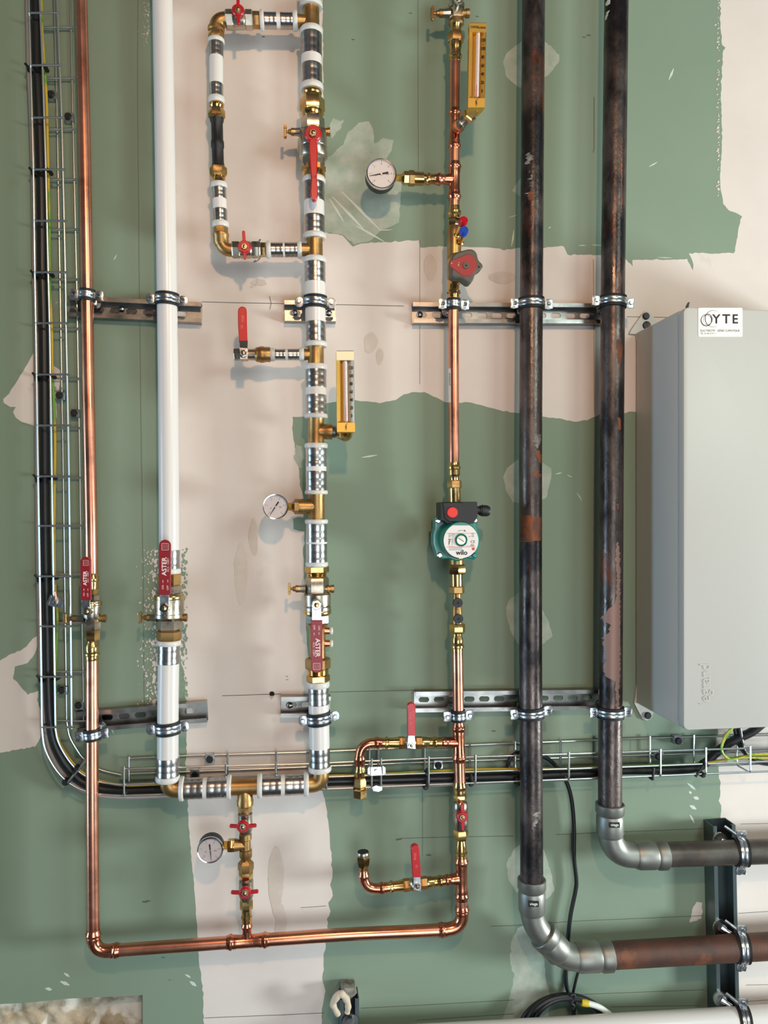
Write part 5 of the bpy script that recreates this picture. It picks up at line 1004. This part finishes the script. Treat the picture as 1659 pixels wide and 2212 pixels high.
# cables
CAB = [(74, -60), (76, 0), (79, 141), (84, 254), (88, 366), (90, 477), (91, 590), (94, 700), (96, 920), (98, 1150), (102, 1350), (104, 1460), (108, 1550), (117, 1602), (135, 1640), (154, 1665), (177, 1687), (212, 1702), (270, 1707), (340, 1705), (450, 1700), (600, 1693), (712, 1687), (800, 1685), (985, 1680), (1120, 1677), (1200, 1673), (1290, 1669), (1345, 1664), (1440, 1663), (1500, 1659), (1525, 1647), (1545, 1628), (1577, 1604), (1600, 1592), (1625, 1580), (1650, 1560)]
single('power_cable', tube(MB(), smooth(WP(CAB, .026), 5), .0086, 18), 'cable', 'thick black cable following the wire trays down the left side and across to the cabinet', 'cable')
gr = [(x-16.5, y) for x, y in CAB[:12]]+[(91, 1462), (96, 1550), (104, 1610), (122, 1652), (146, 1682), (172, 1703), (210, 1716), (270, 1721), (340, 1719), (450, 1714), (600, 1707), (712, 1702), (800, 1699), (985, 1692), (1120, 1686), (1290, 1680)]
single('grey_cable', tube(MB(), smooth(WP(gr, .026), 5), .0044, 12), 'cable_grey', 'thin grey cable lying along the outer side of the thick black cable', 'cable')
yl = [(88, -60), (90, 30), (91, 70), (96, 140), (101, 230), (104, 366), (107, 477), (107, 600), (109, 650), (112, 720), (113, 810), (117, 880), (119, 960), (118, 1050), (117, 1150), (118, 1240), (120, 1284)]
single('earth_wire', tube(MB(), smooth(WP(yl, .03), 5), .0024, 10), 'yg', 'upper yellow-green earth wire ending at the small tray terminal', 'wire', 'yellow-green earth wires')
yl2 = [(121, 1300), (124, 1320), (123, 1380), (120, 1440), (119, 1500), (121, 1560), (127, 1600), (146, 1634), (165, 1658), (190, 1677), (220, 1688), (270, 1696), (340, 1694), (450, 1690), (600, 1683), (712, 1676), (800, 1674), (985, 1663), (1120, 1661), (1232, 1661), (1290, 1658), (1345, 1656), (1500, 1650), (1530, 1647), (1570, 1640), (1620, 1632), (1659, 1632), (1760, 1630)]
single('earth_wire', tube(MB(), smooth(WP(yl2, .034), 5), .0022, 10), 'yg', 'lower yellow-green earth wire leaving the small tray terminal and following the bend', 'wire', 'yellow-green earth wires')
for k, l in enumerate(([(1585, 1570), (1573, 1585), (1562, 1605), (1560, 1622), (1570, 1635), (1600, 1636), (1659, 1637), (1760, 1637)], [(1582, 1570), (1566, 1590), (1558, 1612), (1562, 1628), (1578, 1640), (1610, 1634), (1640, 1629), (1760, 1628)])):
    single('earth_wire', tube(MB(), smooth(WP(l, .042+.005*k), 6), .0019, 10), 'green', 'bright green and yellow wire looping out from under the cabinet, %s of the pair' % ('inner' if k == 0 else 'outer'), 'wire', 'yellow-green earth wires')
for k, l in enumerate(([(1588, 1575), (1594, 1600), (1604, 1620), (1625, 1640), (1659, 1650), (1760, 1655)], [(1597, 1572), (1602, 1600), (1610, 1625), (1640, 1645), (1700, 1652)])):
    single('power_cable', tube(MB(), smooth(WP(l, .022+.008*k), 6), .0045, 10), 'cable', 'thin black cable dropping out from under the cabinet, %s one' % ('left' if k == 0 else 'right'), 'cable', 'thin black cables at the cabinet')
loopc = [(1120, 1679), (1104, 1674), (1098, 1656), (1102, 1638), (1118, 1627), (1145, 1626), (1180, 1637), (1205, 1660), (1224, 1690), (1235, 1730), (1240, 1790), (1240, 1850), (1245, 1900), (1243, 1925), (1232, 1980), (1226, 2040), (1222, 2090), (1224, 2130), (1232, 2152), (1240, 2170), (1236, 2230)]
single('power_cable', tube(MB(), smooth(WP(loopc, .014), 6), .0040, 12), 'cable', 'loose black cable hanging between the two dark steel pipes down to the coil', 'cable')
for k, (r, dx, hh) in enumerate(((88, 0, .020), (80, 4, .031), (72, 2, .022), (66, 6, .032))):
    l = [(1222+dx+r*1.15*math.cos(a), 2150+r+2*k+r*math.sin(a)*1.0) for a in [math.radians(180+180*i/16) for i in range(17)]]
    single('coiled_cable', tube(MB(), smooth(WP(l, hh), 3), .0052, 12), 'cable', 'black cable coil loop above the white bottom pipe, %s' % ('outermost', 'second from outside', 'third from outside', 'innermost')[k], 'cable', 'coiled black cable loops')
l = [(1258, 2166), (1272, 2168), (1295, 2176), (1318, 2192), (1340, 2215), (1350, 2240)]
wc = thing('white_cable', 'white cable end with yellow tape leaving the black coil', 'cable', W(1290, 2175, .036)); part('cable_sheath', tube(MB(), smooth(WP(l, .036), 5), .0055, 12), 'white_cable', wc)
part('yellow_tape', tube(MB(), WP([(1256, 2165.5), (1264, 2166.5), (1270, 2168)], .036), [.0062, .0068, .0062], 12), 'yellow', wc)
single('power_cable', tube(MB(), smooth(WP([(1252, 2090), (1246, 2110), (1240, 2135), (1236, 2152)], .010), 4), .0028, 10), 'cable', 'thin dark cable coming from behind the double bend to the coil knot', 'cable')
mb = MB(); tube(mb, smooth(WP([(1232, 2150), (1240, 2148), (1240, 2158), (1234, 2166), (1240, 2172), (1237, 2180)], .036), 4), .003, 8); single('cable_tie', mb, 'black', 'black tie knotting the cable coil above the white bottom pipe', 'cable tie', 'black cable ties')
# ties on trays
def tie(x, y, w, label, dirx=1):
    mb = MB(); c = lx([(b, a) for a, b in CAB[:14]], y); x0, x1 = c-15, c+15
    ring_ = [W(x0, y+4, .03), W(x0+2, y+2, .041), W(c, y, .0445), W(x1-2, y-2, .041), W(x1, y+4, .03), W(c, y+6, .0135)]
    tube(mb, smooth(ring_+[ring_[0]], 4), .0024, 8)
    ycyl(mb, x0-1, y+8, .034, [(.022, 5.5), (.034, 5.5), (.039, 3)], 8); ycyl(mb, x1+4, y+4, .046, [(.034, 4.5), (.046, 4.5), (.049, 3)], 8); tube(mb, WP([(x0-1, y+6), (x0-10, y-4)], .034), .0022, 6)
    single('cable_tie', mb, 'black', label, 'cable tie', 'black cable ties')
for y, l in ((141, 'topmost black cable tie on the vertical tray'), (366, 'black cable tie on the vertical tray, second from the top'), (588, 'black cable tie on the vertical tray just above the upper left clamp'), (809, 'black cable tie on the vertical tray over the pale plaster patch'), (1029, 'black cable tie on the vertical tray, fifth from the top'), (1245, 'black cable tie on the vertical tray beside the left red lever'), (1462, 'lowest black cable tie on the vertical tray')): tie(0, y, 0, l)
def tie2(pts, h, knobs, label):
    mb = MB(); tube(mb, smooth(WP(pts, h), 4), .0026, 8)
    for x, y, r in knobs: ycyl(mb, x, y, h, [(h-.01, r), (h, r), (h+.004, r*.6)], 8)
    single('cable_tie', mb, 'black', label, 'cable tie', 'black cable ties')
tie2([(168, 1655), (160, 1672), (148, 1690)], .049, [(165, 1660, 6), (162, 1668, 6), (141, 1690, 8)], 'black cable tie on the tray bend beside the left copper pipe')
tie2([(922, 1660), (925, 1680), (920, 1702)], .049, [(923, 1671, 5.5), (920, 1701, 6.5)], 'black cable tie on the horizontal tray left of the thin copper riser')
tie2([(1017, 1672), (1019, 1690)], .045, [(1018, 1694, 6)], 'black cable tie on the horizontal tray right of the thin copper riser')
tie2([(1116, 1680), (1117, 1696)], .045, [(1118, 1693, 6)], 'black cable tie half hidden behind the left dark pipe')
tie2([(1412, 1658), (1411, 1672), (1409, 1684)], .049, [(1409, 1682, 4)], 'black cable tie on the horizontal tray right of the right dark pipe')
tie2([(1524, 1648), (1512, 1664), (1502, 1678)], .049, [(1523, 1650, 6.5), (1519, 1675, 5.5)], 'black cable tie where the thick cable leaves the tray for the cabinet')
# tray fixing clips
for x, y, l in ((111, 204, 'topmost left clip'), (148, 252, 'topmost right clip'), (129, 855, 'left clip over the edge of the pale patch'), (161, 893, 'right clip below the pale patch'), (134, 1492, 'lowest left clip of the vertical tray'), (170, 1525, 'lowest right clip of the vertical tray')):
    t = thing('tray_clip', 'black-headed clip on the vertical tray, '+l, 'clip', W(x, y, .008), 'tray fixing clips')
    mb = MB(); plate(mb, rrect(x-8, y-9, x+10, y+9, 1.5), .013, .012, .6); part('clip_plate', mb, 'zinc', t); part('screw_head', ycyl(MB(), x-1, y-1, .015, [(.012, 7.6), (.016, 7.4), (.0175, 6)], 20), 'black', t)
for x, y, l in ((453, 1640, 'upper clip between white pipe and main riser'), (421, 1673, 'lower clip just right of the left white pipe'), (947, 1653, 'clip left of the thin copper riser'), (1466, 1600, 'upper clip under the cabinet corner'), (1423, 1634, 'lower clip right of the right dark pipe')):
    t = thing('tray_clip', 'black-headed clip on the horizontal tray, '+l, 'clip', W(x, y, .008), 'tray fixing clips')
    mb = MB(); plate(mb, rrect(x-10, y-10, x+10, y+8, 1.5), .013, .012, .6); part('clip_plate', mb, 'zinc', t); part('screw_head', ycyl(MB(), x, y+1, .015, [(.012, 7.6), (.016, 7.4), (.0175, 6)], 20), 'black', t)
t = thing('earth_terminal', 'small galvanised earth terminal clamped on the vertical tray', 'terminal', W(120, 1300, .05))
mb = MB(); plate(mb, [(108, 1287), (137, 1292), (134, 1313), (117, 1311), (104, 1308), (101, 1303)], .056, .004, .5); plate(mb, [(101, 1302), (108, 1286), (111, 1288), (105, 1305)], .058, .01, .3); part('terminal_plate', mb, 'zinc', t)
part('terminal_screw', ycyl(MB(), 119, 1300, .06, [(.055, 5.5), (.061, 5), (.063, 2.5)], 6), 'chrome', t); part('bare_strand', tube(MB(), WP([(119, 1278), (121, 1290), (121, 1298)], .058), .0018, 8), 'copper', t)
# ================================================================== CABINET
cb = thing('electrical_cabinet', 'large light grey metal electrical cabinet mounted at the right edge', 'cabinet', W(1560, 1578, .19))
HFR = .19; A = W(1477, 663, HFR); B = W(1477, 1578, HFR); xr = A.x+.40; z1, z0 = A.z, B.z; x0 = A.x
def rbox(mb, x0, x1, z0, z1, y0, y1, r):
    def lp(y, d): 
        o = []
        for cx, cz, a in ((x1-r, z1-r, 0), (x0+r, z1-r, 90), (x0+r, z0+r, 180), (x1-r, z0+r, 270)):
            for k in range(7): b = math.radians(a+15*k); o.append(Vector((cx+(r-d)*math.cos(b), y, cz+(r-d)*math.sin(b))))
        return o
    mb.rings([lp(y0, 0), lp(y1+.003, 0), lp(y1+.0008, .0008), lp(y1, .003)])
mb = MB(); rbox(mb, x0+.001, xr-.001, z0+.001, z1-.001, -.004, -(HFR-.020), .004); part('cabinet_body', mb, 'cab', cb, ang=40)
mb = MB(); rbox(mb, x0, xr, z0, z1, -(HFR-.0175), -HFR, .010); dr = part('cabinet_door', mb, 'cab', cb, ang=40)
mb = MB(); rbox(mb, x0+.004, xr-.004, z0+.004, z1-.004, -(HFR-.021), -(HFR-.017), .003); part('door_seal', mb, 'black', cb, ang=40)
mb = MB(); plate(mb, rrect(1508.5, 665, 1604, 727.5, 3), HFR+.0006, .0005, 0); stk = part('sticker', mb, 'sticker', dr)
mk = MB(); hs_ = HFR+.0009; text(mk, 'Y', 1547.5, 690, hs_, 28, 0, 1.0, .5); text(mk, 'T', 1569, 690, hs_, 28, 0, 1.0, .5); text(mk, 'E', 1588, 690, hs_, 28, 0, .95, .5)
def arc(cx, cy, rx, ry, a0, a1, w0, w1, w2): n = 26; stroke(mk, [(cx+rx*math.cos(math.radians(a0+(a1-a0)*i/n)), cy-ry*math.sin(math.radians(a0+(a1-a0)*i/n))) for i in range(n+1)], [w0+(w1-w0)*min(1, 2*i/n)+(w2-w1)*max(0, 2*i/n-1) for i in range(n+1)], hs_)
arc(1526, 691.5, 11.5, 12.5, 65, 400, .4, 2.0, .4); arc(1529, 690, 9.5, 11.5, 200, -130, .4, 1.6, .5); arc(1541, 688.5, 17.5, 18, 55, 300, .3, 1.4, .3); arc(1527.5, 691, 9, 10, 150, -40, .3, .9, .2)
text(mk, 'ÉLECTRICITÉ - GÉNIE CLIMATIQUE', 1555.5, 714.5, hs_, 6.4, 0, .86); text(mk, 'TÉL. 02 38 22 97 11', 1530, 720.5, hs_, 4.2); part('lettering', mk, 'ink', stk, ang=0)
mb = MB(); vs, fs = glyphs('legrand'); SZ = 33; f0 = []
for u, v in vs: f0.append(W(1523-v*SZ, 1478-u*SZ*.93, HFR))
bk = [q+Vector((0, -.0012, 0)) for q in f0]; mb.add(bk, fs)
edges = {}
for f in fs:
    for i in range(len(f)): e = (f[i], f[(i+1) % len(f)]); k = tuple(sorted(e)); edges[k] = edges.get(k, 0)+1
for (a, b), c_ in edges.items():
    if c_ == 1: mb.add([f0[a], f0[b], bk[b], bk[a]], [(0, 1, 2, 3)])
part('embossed_name', mb, 'cab', dr, ang=20)
mb = MB(); plate(mb, [(1360, 721), (1364, 712), (1388, 678), (1394, 672), (1402, 672), (1408, 678), (1420, 697), (1436, 716), (1430, 735), (1375, 735), (1374, 722)], .005, .004, .4, holes=[circ(1397, 702.5, 9, 18)]); tb = part('mounting_ear', mb, 'cab', cb)
part('ear_bolt', ycyl(MB(), 1397, 682, .009, [(.004, 7.5), (.008, 7.3), (.009, 6)], 20), 'black', tb); part('ear_bolt', ycyl(MB(), 1396, 703, .007, [(.0005, 7.5), (.006, 7.3), (.007, 6)], 20), 'black', tb)
mb = MB(); plate(mb, [(1375, 1480), (1372, 1508), (1370, 1519), (1388, 1553), (1398, 1557), (1408, 1551), (1411, 1540), (1440, 1520), (1440, 1480)], .005, .004, .4); tb = part('mounting_ear', mb, 'cab', cb); part('ear_bolt', ycyl(MB(), 1401, 1546.5, .009, [(.004, 7.5), (.008, 7.3), (.009, 6)], 20), 'black', tb)
mb = MB(); plate(mb, [(1482, 663), (1487, 653), (1490, 652), (1487, 666)], HFR-.03, .003, 0); part('hinge_tip', mb, 'black', cb)
# ================================================================== bottom centre bits
fp = smooth([W(731, 2192, .042), W(722, 2176, .044), W(720, 2165, .046), W(732, 2148, .048), W(740, 2149, .048), W(749, 2160, .047), W(752, 2175, .046), W(750, 2187, .044)], 5)
mb = MB(); tube(mb, fp, [.0050+.0014*math.sin(math.pi*i/(len(fp)-1))+.0005*math.sin(i*1.1) for i in range(len(fp))], 12)
single('foam_string', mb, 'foam', 'cream sealant foam string hooked over the small strut at the bottom centre', 'foam')
t = thing('end_cap_washer', 'round steel washer with hexagon nut on the small strut at the bottom edge', 'washer', W(758, 2212, .045)); part('washer_disc', ycyl(MB(), 757, 2212, .044, [(.038, 18), (.041, 18)], 30), 'rail', t); part('hex_nut', ycyl(MB(), 756, 2207, .05, [(.041, 9), (.052, 9)], 6), 'zinc', t)
single('mortar_lump', plate(MB(), jag([(737, 2139), (745, 2135), (768, 2136), (771, 2146), (766, 2152), (756, 2160), (748, 2156), (738, 2148)], 1, 4), .031, .027, 1.5), 'mortar', 'grey mortar lump stuck in the top end of the small bottom strut', 'mortar')
